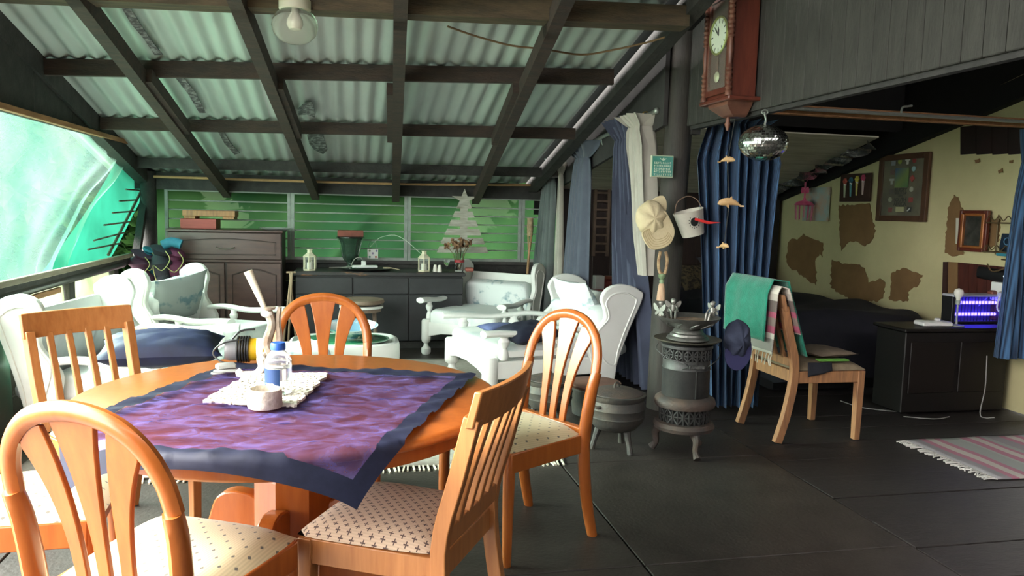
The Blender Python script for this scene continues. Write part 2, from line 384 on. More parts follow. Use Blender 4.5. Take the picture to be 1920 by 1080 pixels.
# upper wall above the curtain rail, lintel boards over the opening
wr = bpy.data.objects.new('wall_right', None); COL.objects.link(wr); struct(wr)
MB().add([(2.06, 4.90, 1.93), (2.06, 7.9, 1.52), (2.06, 7.9, roofz(7.9)+.12), (2.06, 4.90, roofz(4.9)+.45)], [[0, 1, 2, 3]]).build('gable_board', M('grey_black_board', (.050, .047, .046), .75, (.032, .03, .03), 6, .15, 40), wr, False, solid=.03)
LINT = M('grey_planks', (.046, .045, .039), .75, (.028, .027, .024), 7, .25, 40, stretch=(3, 3, .6))
for j in range(52):
    y0 = -.3+j*.1; ym = y0+.05
    if y0 > 4.82: break
    h = roofz(ym)+.22-1.925
    MB().box((XR, ym, 1.925+h/2), (.026, .0965, h), ch=.004).build('plank', LINT, wr, False)
MB().box((XR+.03, 2.3, 1.925), (.04, 5.1, .045)).build('lintel_batten', BLACKW, wr, False)
MB().tube([(2.135, 4.95, 0), (2.15, 4.95, 1.2), (2.19, 4.90, 2.75)], [.095, .093, .088], 16).build('post', M('tarred_pole', (.026, .023, .020), .7, (.044, .037, .031), 6, .3, 30, stretch=(3, 3, .5)), wr)
MB().box((2.25, 4.86, 2.15), (.06, .07, .55)).build('stud', BLACKW, wr, False)

# cream wall of the bedroom with peeled patches
wc = wall('wall_bedroom', MB().add([(XC, 4.3, 0), (XC, 7.95, 0), (XC, 7.95, roofz(7.95)), (XC, 4.3, roofz(4.3))], [[0, 1, 2, 3]]), CREAM)
wc.modifiers.new('s', 'SOLIDIFY').thickness = .05; wc.modifiers['s'].offset = 0
PEEL = M('brown_board', (.24, .135, .055), .85, (.20, .11, .045), 5, .1, 40)
def on_cream(name, pxs, mat, off=.03, t=.006, parent=None, sm=False):
    ps = [onX(x, y, XC-off) for x, y in pxs]; c = sum(ps, V())/len(ps)
    return MB().prism([(p.y-c.y, p.z-c.z) for p in ps], t, Matrix(((0, 0, 1, c.x), (1, 0, 0, c.y), (0, 1, 0, c.z), (0, 0, 0, 1)))).build(name, mat, parent, sm)
for pl in ([(1478, 455), (1485, 447), (1495, 450), (1507, 438), (1518, 445), (1530, 450), (1543, 455), (1542, 482), (1536, 476), (1528, 490), (1530, 535), (1480, 500), (1475, 490)],
           [(1560, 487), (1580, 495), (1612, 496), (1622, 508), (1628, 530), (1650, 522), (1660, 530), (1655, 560), (1610, 570), (1558, 540)],
           [(1672, 512), (1694, 502), (1716, 510), (1730, 516), (1722, 535), (1705, 545), (1702, 565), (1668, 562)],
           [(1573, 385), (1630, 381), (1636, 412), (1642, 432), (1632, 455), (1622, 462), (1604, 452), (1590, 455), (1578, 470), (1576, 450)],
           [(1789, 365), (1797, 370), (1801, 388), (1812, 395), (1806, 478), (1786, 481), (1772, 474), (1774, 440), (1778, 395)],
           [(1524, 332), (1546, 320), (1540, 335), (1532, 345), (1525, 346)],
           [(1828, 300), (1837, 297), (1838, 303), (1830, 306)], [(1872, 320), (1880, 315), (1881, 323), (1873, 325)], [(1893, 301), (1900, 300), (1899, 306), (1893, 306)],
           [(1860, 412), (1876, 410), (1874, 450), (1858, 465), (1852, 455)]):
    rg = []; rnd = random.Random(len(pl)*7+pl[0][0])
    for i, (x, y) in enumerate(pl):                       # torn, ragged outline
        x2, y2 = pl[(i+1) % len(pl)]; dl = max(1, sqrt((x2-x)**2+(y2-y)**2)); nn = max(1, int(dl/4))
        for k in range(nn):
            q = k/nn; j = rnd.gauss(0, 1.1) if k else 0
            rg.append((x+(x2-x)*q-(y2-y)/dl*j, y+(y2-y)*q+(x2-x)/dl*j))
    on_cream('peeled_patch', rg, PEEL, .028, .008, wc)
RED = M('dark_red_board', (.085, .018, .012), .55, (.05, .011, .008), 6, stretch=(5, 5, .7))
RED2 = M('dim_red_board', (.022, .008, .008), .6, (.014, .006, .006), 6)
for k in range(4):
    x0, x1 = 1802+k*30, 1831+k*30; on_cream('board', [(x0, 238-k*4), (x1, 235-k*4), (x1, 288), (x0, 290)], RED2, .033, .014, wc)
xs_ = [1782, 1798, 1818, 1834, 1852, 1872, 1890, 1915]
on_cream('board', [(1770, 491), (1778, 491), (1776, 640), (1766, 640)], M('dark_trim_board', (.05, .02, .015), .6), .04, .02, wc)
on_cream('board', [(1778, 491), (1797, 492), (1795, 640), (1776, 640)], PEEL, .033, .014, wc)
for k in range(1, 7):
    x0, x1 = xs_[k], xs_[k+1]-.8; on_cream('board', [(x0, 492+.1*(x0-1797)), (x1, 492+.1*(x1-1797)), (x1, 660), (x0, 660)], RED, .036, .016, wc)
MB().tube([(XC-.05, 4.4, roofz(4.4)-.12), (XC-.05, 7.9, roofz(7.9)-.06)], [(.075, .05)]*2, 4, upv=(0, 0, 1)).build('wall_plate', M('pitch_black', (.005, .005, .005), .9), wc, False)
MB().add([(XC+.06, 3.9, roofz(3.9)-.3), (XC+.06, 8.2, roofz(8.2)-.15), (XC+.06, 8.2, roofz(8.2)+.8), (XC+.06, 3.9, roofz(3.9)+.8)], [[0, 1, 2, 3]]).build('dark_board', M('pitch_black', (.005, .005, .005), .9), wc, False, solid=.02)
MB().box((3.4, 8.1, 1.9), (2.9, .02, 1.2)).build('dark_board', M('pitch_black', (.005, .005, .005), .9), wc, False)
p0 = onX(1470, 490, XC-.1); MB().box((XC-.13, YB-.12, .85), (.12, .12, 1.65)).build('post', M('pitch_brown', (.012, .008, .007), .8), wc, False)
# beam with a silver curtain rail across the bedroom
MB().box((3.45, 4.52, 2.02), (2.5, .05, .06), ch=.004).build('cross_beam', ORANGEB, wr, False)
# the rest of the dark room behind and beside the camera, plus an added light-blocking wall
DK = M('dark_wall', (.035, .03, .026), .8, (.02, .018, .016), 4)
wall('wall_light_block', MB().box((-1.95, -1.8, 1.8), (.05, 2.0, 4.0)), DK)  # added unseen wall, cuts the daylight entering from behind the camera
wall('wall_front', MB().box((1.6, -2.75, 1.9), (6.8, .05, 4.1)), DK)
wall('wall_far_right', MB().box((4.85, .7, 1.8), (.05, 7.2, 3.8)), DK)

# ---- outside: pale ground and trees
struct(MB().add([(-60, -40, -1.2), (60, -40, -1.2), (60, 80, -1.2), (-60, 80, -1.2)], [[0, 1, 2, 3]]).build('ground', M('pale_grass', (.085, .105, .07), .9, (.05, .075, .035), .6)))
LEAF = [sheer('leaf_'+k, c, 0., .45, c2, 5.) for k, c, c2 in (('dark', (.012, .034, .010), (.022, .056, .014)), ('bright', (.022, .052, .014), (.060, .095, .03)))]
def leafmesh(seed, n, rx, rz, s):
    rnd = random.Random(seed); b = MB()
    for i in range(n):
        a = rnd.uniform(0, 2*pi); e = rnd.uniform(-1, 1); rr = rnd.uniform(.55, 1)**.5
        lump = 1+.25*sin(3*a+seed)+.2*sin(5*e+seed)
        c = V((rx*rr*lump*sqrt(1-e*e)*cos(a), rx*rr*lump*sqrt(1-e*e)*sin(a), rz*rr*e))
        m = TM(c, rnd.uniform(0, 6.3), rnd.uniform(-1, 1), rnd.uniform(-1, 1)); k = s*rnd.uniform(.6, 1.3)
        b.add([(-k, 0, 0), (0, -k*.45, k*.1), (k, 0, 0), (0, k*.45, k*.1)], [[0, 1, 2, 3]], m)
    return b.mesh('foliage', False)
LM = [leafmesh(3, 3600, 1.5, 1.25, .22), leafmesh(5, 3600, 1.5, 1.3, .22)]
BARK = M('bark', (.09, .065, .045), .9)
def tree(x, y, zc, s, k, label):
    t = thing('leafy_tree', label, 'tree', (x, y, -1.2), 0, 'trees outside the veranda')
    mm = LM[k].copy(); mm.materials.clear()
    o = part('foliage', mm, LEAF[k], t, (0, 0, zc+1.2)); o.scale = (s, s, s)
    MB().tube([(0, 0, 0), (.1, .05, (zc+1.2)*.5), (0, 0, zc+1.2+s*.4)], [.16, .12, .05], 8).build('trunk', BARK, t)
tree(-4.5, 11.6, 1.9, 1.0, 1, 'bright green tree beyond the near part of the clear plastic sheet')
tree(-6.2, 15.2, 2.3, 1.3, 0, 'dark green tree beyond the far part of the clear plastic sheet')
tree(-6.4, 21.5, 2.2, 1.8, 1, 'broad light green tree far behind the clear plastic sheet')
tree(-3.6, 12.6, .9, 1.0, 0, 'dark green shrub behind the leftmost green tarpaulin window')
tree(.3, 12.2, 1.1, 1.1, 1, 'bright green shrub glowing through the middle green tarpaulin')
tree(4.2, 12.9, 1.0, 1.1, 0, 'dark green shrub behind the right end of the green tarpaulin')

# ---- green tarpaulin outside the back windows
TARP = sheer('green_tarp', (.010, .034, .014), .015, .75, (.022, .056, .019), 1.3, tcol=(.32, .45, .26))  # mottle of two greens puts dappled tree shade into the colour
def tarp(u, v):
    x = -1.9+4.2*u; z = .62+.98*v
    f = .03*sin(5*x+2.2*z)+.02*sin(11*x-4*z)+.03*math.exp(-((x-.1-.8*(z-1.1))/.07)**2)+.03*math.exp(-((x-1.35+.6*(z-1.2))/.05)**2)
    return (x, 8.12+f, z)
tag(MB().grid(tarp, 120, 24).build('green_tarpaulin', TARP), 'translucent green tarpaulin hung outside the back windows', 'tarpaulin')

# ---- clear plastic sheet and teal shade cloth on the left opening
FILM = sheer('clear_film', (.40, .62, .56), .86, .85, (.22, .52, .42), 1.6, tcol=(.66, .88, .78), gloss=.02)
eb, et = onX(118, 484, XL-.05), onX(268, 299, XL-.05)
def film(u, v):
    ye = eb.y+(et.y-eb.y)*(v**1.4); y = 2.7+(ye-2.7)*u; z = .87+(1.83-.87)*v
    amp = .006+.035*max(0, (u-.8)/.2)
    return (XL-.06+amp*sin(34*u**3+2*v)+.012*sin(5*y+3*z), y, z)
tag(MB().grid(film, 120, 20).build('plastic_sheet', FILM), 'hazy clear plastic sheet stretched over the left opening', 'plastic sheet')
TEAL = sheer('teal_shadecloth', (.010, .10, .065), .06, .65, (.008, .075, .048), 3., tcol=(.3, .8, .6))
tb, tt, tr_ = onX(205, 480, XL-.1), onX(300, 348, XL-.1), onX(268, 300, XL-.1)
def teal(u, v):
    yl = eb.y-.25+(et.y-.15-eb.y)*v; yr = tb.y+(tt.y-tb.y)*v**.9
    y = yl+(yr-yl)*u; z = .86+(1.80-.86)*v-.10*u*v
    return (XL-.10+.02*sin(9*u+4*v), y, z)
tag(MB().grid(teal, 40, 20).build('shade_cloth', TEAL), 'teal green shade cloth gathered beside the plastic sheet in the corner', 'shade cloth')
t = thing('leaning_grille', 'rusty steel grille of thin bars in front of the teal shade cloth', 'grille', onX(215, 478, XL-.03))
o0 = V(t.location)
a, b = onX(203, 478, XL-.03)-o0, onX(266, 356, XL-.03)-o0
gm = M('rusty_bar', (.20, .15, .11), .7)
MB().tube([a, b], .012, 6).build('stile', gm, t)
for x0, y0, x1, y1 in ((236, 355, 264, 357), (224, 377, 258, 375), (211, 399, 251, 396), (195, 422, 242, 416), (176, 451, 233, 436), (165, 468, 226, 456)):
    MB().tube([onX(x0, y0, XL-.03)-o0, onX(x1, y1, XL-.03)-o0], .007, 6).build('bar', gm, t)
# polythene in the lower openings
for k, (y0, y1) in enumerate(((4.56, 5.66), (5.78, 6.69))):
    g = lambda u, v: (XL-.01+.012*sin(11*u+5*v), y0+(y1-y0)*u, .48+.32*v)
    tag(MB().grid(g, 24, 8).build('polythene_pane', sheer('polythene_%d' % k, (.26, .30, .20), .35, .6, (.16, .21, .11), 2.5, tcol=(.5, .58, .42))),
        ('crumpled polythene stapled in the low opening nearest the camera', 'crumpled yellowish polythene in the low opening below the shade cloth')[k], 'plastic sheet')

# ================================================================== dining table and chairs
DOTS = dotted('dotted_seat', (.66, .55, .33), (.13, .12, .10), 18, .075)
CROSS = dotted('crossed_seat', (.62, .47, .34), (.09, .055, .05), 29, .22, True)
TX, TY, TR, TZ = -.165, 2.52, .66, .75
t = thing('dining_table', 'round orange wooden pedestal table under the sheer purple cloth', 'table', (TX, TY, 0))
MB().lathe([(.001, .715), (TR-.04, .715), (TR-.02, .718), (TR-.006, .724), (TR, .731), (TR, .738), (TR-.008, .746), (TR-.02, .75), (.001, .75)], 72).build('tabletop', WOODO, t, ang=.9)
MB().lathe([(TR-.08, .672), (TR-.05, .672), (TR-.045, .68), (TR-.045, .717), (TR-.08, .717)], 64, caps=False).build('apron', WOODO, t)
MB().lathe([(.05, .716), (.14, .716), (.14, .66), (.10, .63), (.09, .60), (.125, .585), (.135, .565), (.125, .545), (.10, .535), (.10, .52), (.001, .52)], 32).build('turned_neck', WOODO, t, ang=1)
c8 = [(cos(pi/8+k*pi/4), sin(pi/8+k*pi/4)) for k in range(8)]
MB().loft([[V((x*r, y*r, z)) for x, y in c8] for r, z in ((.115, .20), (.13, .22), (.13, .49), (.115, .52))]).build('column', WOODO, t, False)
for k in range(4):
    a = pi/4+.5+k*pi/2
    prof = cm2([(.10, .05), (.10, .36), (.17, .42), (.25, .40), (.29, .30), (.36, .16), (.47, .07), (.50, .03), (.46, .0), (.40, .01), (.28, .05)], 5)
    m = Matrix.Rotation(a, 4, 'Z') @ Matrix(((1, 0, 0, 0), (0, 0, 1, 0), (0, 1, 0, 0), (0, 0, 0, 1)))
    MB().prism(prof, .055, m).build('foot', WOODO, t, bevel=.006)

# sheer purple cloth laid square over the table
def organza():
    t = NT('purple_organza'); t.n.remove(t.b)
    co = t.coord((.9, 2.2, 1))
    nz = t.node('ShaderNodeTexNoise', {'Vector': co, 'Scale': 8., 'Detail': 8, 'Roughness': .68, 'Distortion': 1.0})
    rp = t.node('ShaderNodeMapRange', {'Value': nz.outputs[0], 'From Min': .4, 'From Max': .68})
    c = t.mix(rp.outputs[0], (.034, .024, .085), (.17, .14, .40))  # noise paints lighter blue-violet wrinkle highlights into the cloth colour
    d = t.node('ShaderNodeBsdfDiffuse', {'Color': c}); g = t.node('ShaderNodeBsdfGlossy', {'Color': (.55, .5, 1, 1), 'Roughness': .42})
    m1 = t.node('ShaderNodeMixShader', {0: .16, 1: d, 2: g}); tp = t.node('ShaderNodeBsdfTransparent', {'Color': (.64, .58, .72, 1)})
    f = t.node('ShaderNodeMapRange', {'Value': nz.outputs[0], 'From Min': .35, 'From Max': .7, 'To Min': .76, 'To Max': .34})
    m2 = t.node('ShaderNodeMixShader', {0: f.outputs[0], 1: m1, 2: tp}); t.link(m2.outputs[0], t.o.inputs[0]); return t.m
ORG = organza()
TL, TRc = onZ(432, 684, .757), onZ(893, 704, .757)
ex = V((TRc.x-TL.x, TRc.y-TL.y, 0)); CS = ex.length; ex.normalize(); ey = V((ex.y, -ex.x, 0))     # ey towards the camera
CD = 1.06*CS
BRc = V((.06, 1.727, 0)); BLc = V((-.81, 1.99, 0)); TL.z = TRc.z = 0
def drape(u, v, lift=0.):
    p = TL.lerp(TRc, u).lerp(BLc.lerp(BRc, u), v)-V((TX, TY, 0)); r = p.length
    w = .0045*noise(p.x*6, p.y*17, 1)+.003*noise(p.x*15, p.y*22, 4)
    if r <= TR+.004: return V((TX+p.x, TY+p.y, .7585+max(0, w+.004)+lift))
    e = r-TR-.004; k = (TR+.012+.12*e)/r + .0
    s = .012*sin(6*atan2(p.y, p.x)+3)
    return V((TX+p.x*k, TY+p.y*k, .755-e*.97+s*min(1, e*8)+lift))
cl = thing('tablecloth', 'sheer purple-blue cloth with a navy border draped over the round table', 'tablecloth', (TX, TY, .75))
def clothpart(u0, u1, v0, v1, nu, nv, name, mat, lift=0., solid=0):
    MB().grid(lambda u, v: drape(u0+(u1-u0)*u, v0+(v1-v0)*v, lift)-V((TX, TY, .75)), nu, nv).build(name, mat, cl, ang=3, solid=solid)
bw = .062
clothpart(bw, 1-bw, bw, 1-bw, 90, 90, 'sheer_panel', ORG)
NB = M('navy_border', (.010, .012, .030), .6, (.016, .019, .045), 20, spec=.3)
clothpart(0, 1, 0, bw, 90, 4, 'border', NB, .001); clothpart(0, 1, 1-bw, 1, 90, 4, 'border', NB, .001)
clothpart(0, bw, bw, 1-bw, 4, 90, 'border', NB, .001); clothpart(1-bw, 1, bw, 1-bw, 4, 90, 'border', NB, .001)

def cushion_mesh(w0, w1, d, h, n=12, round_=3.5):
    """seat pad: back width w0, front width w1, from y=-d/2 to d/2"""
    b = MB()
    def top(u, v, s):
        a, c = 2*u-1, 2*v-1; y = c*d/2; w = w0+(w1-w0)*v
        e = max(0, (1-abs(a)**round_)*(1-abs(c)**round_))**.5
        rr = 1-.06*(abs(a)*abs(c))**4
        return V((a*w/2*rr, y*rr, s*h*e))
    b.grid(lambda u, v: top(u, v, 1), n, n); b.grid(lambda u, v: top(u, v, -.25), n, n)
    return b
def upright(pts, prof, mat, parent, name):
    MB().tube(catmull(pts, 4), prof, 4, upv=(0, 1, 0)).build(name, mat, parent, bevel=.008)
def arch_chair(label):
    t = thing('arched_dining_chair', label, 'chair', group='arch-backed orange dining chairs')
    SZ = .46
    cushion_mesh(.40, .475, .45, .045).build('seat', DOTS, t, ang=3, loc=(0, 0, SZ-.02))
    ap = MB()
    for a, b in (((-.195, -.20), (-.225, .19)), ((.195, -.20), (.225, .19)), ((-.225, .19), (.225, .19)), ((-.195, -.20), (.195, -.20))):
        MB().tube([(*a, SZ-.055), (*b, SZ-.055)], [(.038, .012)]*2, 4, upv=(0, 0, 1)).build('rail', WOODO, t, bevel=.004)
    for s in (-1, 1):
        MB().tube(catmull([(s*.215, .185, 0), (s*.215, .185, .2), (s*.212, .18, SZ-.02)], 4), [.017, .018, .019, .02, .021, .022, .023, .024, .024], 10, flat=1.05).build('leg', WOODO, t)
        MB().tube(catmull([(s*.205, -.285, 0), (s*.20, -.245, .18), (s*.198, -.225, SZ-.05), (s*.206, -.245, .60), (s*.21, -.27, .695)], 5),
                  [(.021+.008*sin(pi*i/21), .022) for i in range(21)], 10, upv=(0, 1, 0)).build('leg', WOODO, t)
    # bent hoop
    def B(z): return -.245-.25*(z-.62)                        # lean of the back
    hp = [(x, B(z), z) for x, z in ((-.21, .695), (-.20, .765), (-.166, .835), (-.10, .888), (0, .908), (.10, .888), (.166, .835), (.20, .765), (.21, .695))]
    MB().tube(catmull(hp, 5), [(.019, .023)]*41, 10, upv=(0, 1, 0)).build('hoop', WOODO, t)
    MB().tube([(-.19, -.225, SZ-.012), (.19, -.225, SZ-.012)], [(.02, .016)]*2, 4, upv=(0, 0, 1)).build('rail', WOODO, t, bevel=.006)
    # three fan splats, flaring to the hoop
    for s in (-1, 0, 1):
        L = 14; b = MB(); rings = []
        for i in range(L+1):
            q = i/L
            zt = .895 if s == 0 else .868
            z = SZ-.0+(zt-SZ)*q
            cx = s*(.062+.012*q+.062*q**3); hw = .016+.004*q+(.042 if s == 0 else .032)*q**2.6
            y = (-.228-.02*q-.0) if z < .62 else B(z)
            y = -.225+(B(zt)+.225)*q**1.3
            lim = .20*sqrt(max(.02, 1-max(0, (z-.695)/.213)**2))
            xl, xr = max(cx-hw, -lim), min(cx+hw, lim)
            rings.append([V((xl, y-.007, z)), V((xr, y-.007, z)), V((xr, y+.007, z)), V((xl, y+.007, z))])
        b.loft(rings).build('splat', WOODO, t, bevel=.003)
    return t
def slat_chair(label, wood=WOODL, name='slat_back_chair', seat=CROSS):
    t = thing(name, label, 'chair', group='slat-back light wood chairs')
    SZ = .45
    cushion_mesh(.40, .45, .43, .045).build('seat', seat, t, ang=3, loc=(0, 0.01, SZ-.015))
    for a, b in (((-.195, -.20), (-.205, .19)), ((.195, -.20), (.205, .19)), ((-.205, .19), (.205, .19)), ((-.195, -.205), (.195, -.205))):
        MB().tube([(*a, SZ-.055), (*b, SZ-.055)], [(.036, .012)]*2, 4, upv=(0, 0, 1)).build('rail', wood, t, bevel=.003)
    def B(z): return -.215-.22*max(0, z-SZ)-.04*max(0, (z-.7))
    for s in (-1, 1):
        MB().tube([(s*.2, .185, 0), (s*.2, .185, SZ-.02)], [(.017, .017), (.021, .021)], 4).build('leg', wood, t, bevel=.003)
        MB().tube(catmull([(s*.195, -.29, 0), (s*.195, -.24, .2), (s*.195, -.212, SZ), (s*.198, B(.66), .66), (s*.2, B(.82), .82)], 4),
                  [(.022, .017)]*17, 4, upv=(0, 1, 0)).build('leg', wood, t, bevel=.003)
    # curved top rail
    rings = []
    for i in range(13):
        x = -.222+.444*i/12; d = -.028*(1-(x/.222)**2)
        rings.append([V((x, B(.80)+d-.012, .795)), V((x, B(.80)+d+.012, .795)), V((x, B(.89)+d+.010, .893)), V((x, B(.89)+d-.012, .893))])
    MB().loft(rings).build('top_rail', wood, t, bevel=.004)
    MB().tube([(-.18, -.225, SZ+.035), (.18, -.225, SZ+.035)], [(.026, .012)]*2, 4, upv=(0, 0, 1)).build('rail', wood, t, bevel=.003)
    for k in range(4):
        x = -.115+k*.077; d = -.028*(1-(x/.222)**2)
        MB().tube(catmull([(x, -.228, SZ+.05), (x, B(.62)+d*.3, .62), (x, B(.80)+d, .81)], 4), [(.0085, .0125)]*9, 4, upv=(0, 1, 0)).build('slat', wood, t, bevel=.003)
    return t
def place(o, x, y, hx, hy): o.location = (x, y, 0); o.rotation_euler = (0, 0, atan2(-hx, hy))
def hd(hx, hy): return atan2(-hx, hy)
A = arch_chair('nearest arched orange chair with dotted cream seat, back towards the camera')
place(A, -.425, 2.02, .45, .893)
dup(A, (.66, 3.03, 0), hd(-.889, -.459), 'arched orange chair right of the table, dotted seat, beside the iron pots')
dup(A, (-.10, 3.48, 0), hd(.05, -1), 'arched orange chair across the table, only its back showing above the top')
dup(A, (-.93, 2.52, 0), hd(.985, .10), 'chair at the left edge of the photo with only its dotted seat showing')
F = slat_chair('light wood slat-back chair with cross-patterned seat under the hanging cloth corner'); place(F, .155, 2.225, -.86, .50)
dup(F, (-.88, 3.26, 0), hd(.68, -.73), 'light wood slat-back chair in front of the white sofa with navy cushion')

# ================================================================== white lounge suite
PALM = M('palm_print', (.78, .82, .82), .85, (.30, .42, .47), 7, .0, lo=.56, hi=.66, sheen=.2, detail=3)
GREYC = M('grey_cushion', (.42, .44, .45), .85, (.34, .36, .38), 6, sheen=.2)
GREYP = M('grey_palm_print', (.26, .28, .275), .85, (.10, .16, .19), 8, lo=.54, hi=.64, detail=3)
WHITEC = M('white_cushion', (.80, .81, .80), .9, (.62, .68, .70), 4, lo=.55, hi=.7)
def pillow(w, d, h, n=14, p=2.6):
    b = MB()
    def s(u, v, k):
        a, c = 2*u-1, 2*v-1
        e = max(0, (1-abs(a)**p)*(1-abs(c)**p))**.55
        q = 1-.10*(1-abs(c)**2)*abs(a)**6; q2 = 1-.10*(1-abs(a)**2)*abs(c)**6
        return V((a*w/2*q, c*d/2*q2, k*h/2*e+.05*h*e*noise(5*a, 4*c, w*9)))
    b.grid(lambda u, v: s(u, v, 1), n, n); b.grid(lambda u, v: s(u, v, -1), n, n); return b
def padmesh(w, d, h, r=.05, wav=.0):
    """boxy upholstery block, rounded edges, base at z=0"""
    rings = []
    for z, k in ((0, .35), (h*.08, .1), (h*.25, 0), (h*.7, 0), (h*.9, .15), (h*.98, .5), (h, 1.1)):
        x, y = w/2-r*k, d/2-r*k; ring = []
        for cx, cy, a0 in ((1, 1, 0), (-1, 1, 1), (-1, -1, 2), (1, -1, 3)):
            for j in range(4):
                a = (a0+j/3)*pi/2; ring.append(V((cx*(x-r)+r*cos(a), cy*(y-r)+r*sin(a), z+(wav*sin(9*cx+3*j) if k > .4 else 0))))
        rings.append(ring)
    return MB().loft(rings)
WING = cm2([(-.335, .10), (-.36, .25), (-.42, .48), (-.50, .74), (-.475, .80), (-.42, .835), (-.35, .845), (-.28, .815), (-.245, .74), (-.265, .66), (-.27, .58), (-.215, .50), (-.17, .42), (-.19, .30), (-.25, .14)], 5)
YZ = lambda x, y=0, z=0: Matrix(((0, 0, 1, x), (1, 0, 0, y), (0, 1, 0, z), (0, 0, 0, 1)))
def wing_chair(label, w, seat=WHITEC, back=PALM, name='white_wing_armchair'):
    t = thing(name, label, 'sofa' if w > 1 else 'armchair', group='white wing-back lounge suite')
    hw = w/2
    for s in (-1, 1):
        MB().prism(WING, .045, YZ(s*(hw-.03))).build('wing', WHITEP, t, bevel=.010)
        c = (-.345, .60)
        ring = [(c[0]+(y-c[0])*.72, c[1]+(z-c[1])*.74) for y, z in WING]
        MB().tube([V((s*(hw-.006), y, z)) for y, z in ring+ring[:1]], .006, 6).build('moulding', WHITEP, t)
        # arm board: slim behind, broad rounded paddle in front
        pts = catmull([(s*(hw-.04), -.24, .49), (s*(hw-.03), -.10, .505), (s*(hw-.03), .12, .485), (s*(hw-.02), .32, .50), (s*(hw-.01), .42, .50)], 5)
        L = len(pts)
        MB().tube(pts, [(.021+.006*(i/L)**2, .033+.026*(i/L)**2*(1 if i < L-2 else (.85 if i < L-1 else .55))) for i in range(L)], 12, upv=(0, 0, 1)).build('armrest', WHITEP, t)
        for y in (.30, -.02):
            MB().lathe([(.018, .30), (.030, .33), (.026, .36), (.016, .39), (.030, .42), (.034, .44), (.022, .46), (.026, .485)], 12, c=(s*(hw-.035), y, 0)).build('arm_spindle', WHITEP, t)
        MB().box((s*(hw-.035), .13, .345), (.03, .34, .05), ch=.006).build('arm_rail', WHITEP, t)
        MB().lathe([(.035, 0), (.045, .02), (.045, .055), (.024, .075), (.020, .10), (.040, .12), (.044, .14), (.044, .31), (.034, .325)], 12, c=(s*(hw-.05), .37, 0)).build('leg', WHITEP, t)
        MB().box((s*(hw-.05), -.28, .09), (.06, .06, .18), ch=.008).build('leg', WHITEP, t)
        MB().box((s*(hw-.045), .05, .225), (.03, .62, .13), ch=.006).build('side_rail', WHITEP, t)
    b = MB()
    b.loft([[V((-hw+.06, y-.015, z)), V((hw-.06, y-.015, z)), V((hw-.06, y+.015, z)), V((-hw+.06, y+.015, z))] for y, z in ((-.33, .18), (-.38, .40), (-.45, .62), (-.475, .72))]).build('back_panel', WHITEP, t)
    fr = [(-hw+.08, .17), (-hw*.5, .20), (0, .215), (hw*.5, .20), (hw-.08, .17), (hw-.08, .305), (-hw+.08, .305)]
    MB().prism(fr, .03, Matrix(((1, 0, 0, 0), (0, 0, 1, .375), (0, 1, 0, 0), (0, 0, 0, 1)))).build('front_rail', WHITEP, t, bevel=.006)
    n = 1 if w < 1 else 2; cw = (w-.16)/n
    for k in range(n):
        x = -(w-.16)/2+cw*(k+.5)
        padmesh(cw-.01, .66, .15, .05, .006).build('seat_cushion', seat, t, loc=(x, .06, .27), ang=3)
        o = padmesh(cw-.02, .40, .14, .05, .006).build('back_cushion', back[k] if isinstance(back, list) else back, t, loc=(x, -.28, .44), ang=3)
        o.rotation_euler = (R(74), 0, 0)
    return t
w1 = wing_chair('white wing-back sofa along the left wall holding the navy cushion', 1.22, back=[GREYC, GREYC], name='white_wing_sofa'); place(w1, -1.20, 4.88, .99, -.12); w1.location.z = .013
w2 = wing_chair('white wing-back armchair with grey palm cushion in front of the brown cabinet', .76, back=WHITEC); place(w2, -1.02, 6.16, .9, -.42); w2.location.z = .013
w3 = wing_chair('white wing-back armchair facing left in front of the black bench', .86); place(w3, 1.24, 7.12, -.62, -.78)
w4 = wing_chair('white wing-back armchair seen side-on in front of the blue curtains', .98); place(w4, 1.39, 5.72, -.985, -.17); w4.scale = (1, 1.36, .96); w4.location.z = .013
o = pillow(.46, .42, .17).build('palm_cushion', GREYP, ang=3); o.location = (-1.26, 6.20, .62); o.rotation_euler = (R(62), R(8), hd(.75, -.66)); tag(o, 'grey cushion with dark palm leaves propped in the left armchair', 'cushion')
o = pillow(.60, .34, .17).build('navy_cushion', M('navy_satin', (.012, .017, .065), .55, (.008, .011, .04), 9), ang=3); o.location = (-.93, 4.20, .60); o.rotation_euler = (R(8), 0, R(6)); tag(o, 'shiny navy cushion lying on the arm of the white sofa', 'cushion')
o = pillow(.40, .34, .12).build('navy_cushion', M('navy_dark', (.008, .010, .028), .75), ang=3); o.location = (1.26, 5.30, .485); o.rotation_euler = (R(8), R(-6), R(20)); tag(o, 'dark navy cushion lying on the seat of the side-on armchair', 'cushion')
o = pillow(.5, .5, .16).build('palm_cushion', PALM, ang=3); o.location = (1.80, 5.80, .60); o.rotation_euler = (R(60), 0, hd(-.985, -.17)+.1); tag(o, 'pale blue palm-leaf cushion leaning on the side-on armchair back', 'cushion')
o = pillow(.30, .24, .06).build('folded_throw', M('blue_throw', (.12, .15, .32), .9, (.09, .11, .25), 8), ang=3); o.location = (1.12, 5.62, .47); o.rotation_euler = (0, 0, .3); tag(o, 'folded lavender-blue throw on the far side of the side-on armchair', 'throw')
MB_ = MB().tube([(0, 0, 0), (.34, .02, 0)], .014, 10)
o = MB_.build('rolled_magazine', M('magazine_print', (.80, .74, .66), .5, (.75, .42, .20), 22, lo=.5, hi=.6)); o.location = (-1.12, 4.36, .668); tag(o, 'rolled colourful magazine behind the shiny navy cushion', 'magazine')
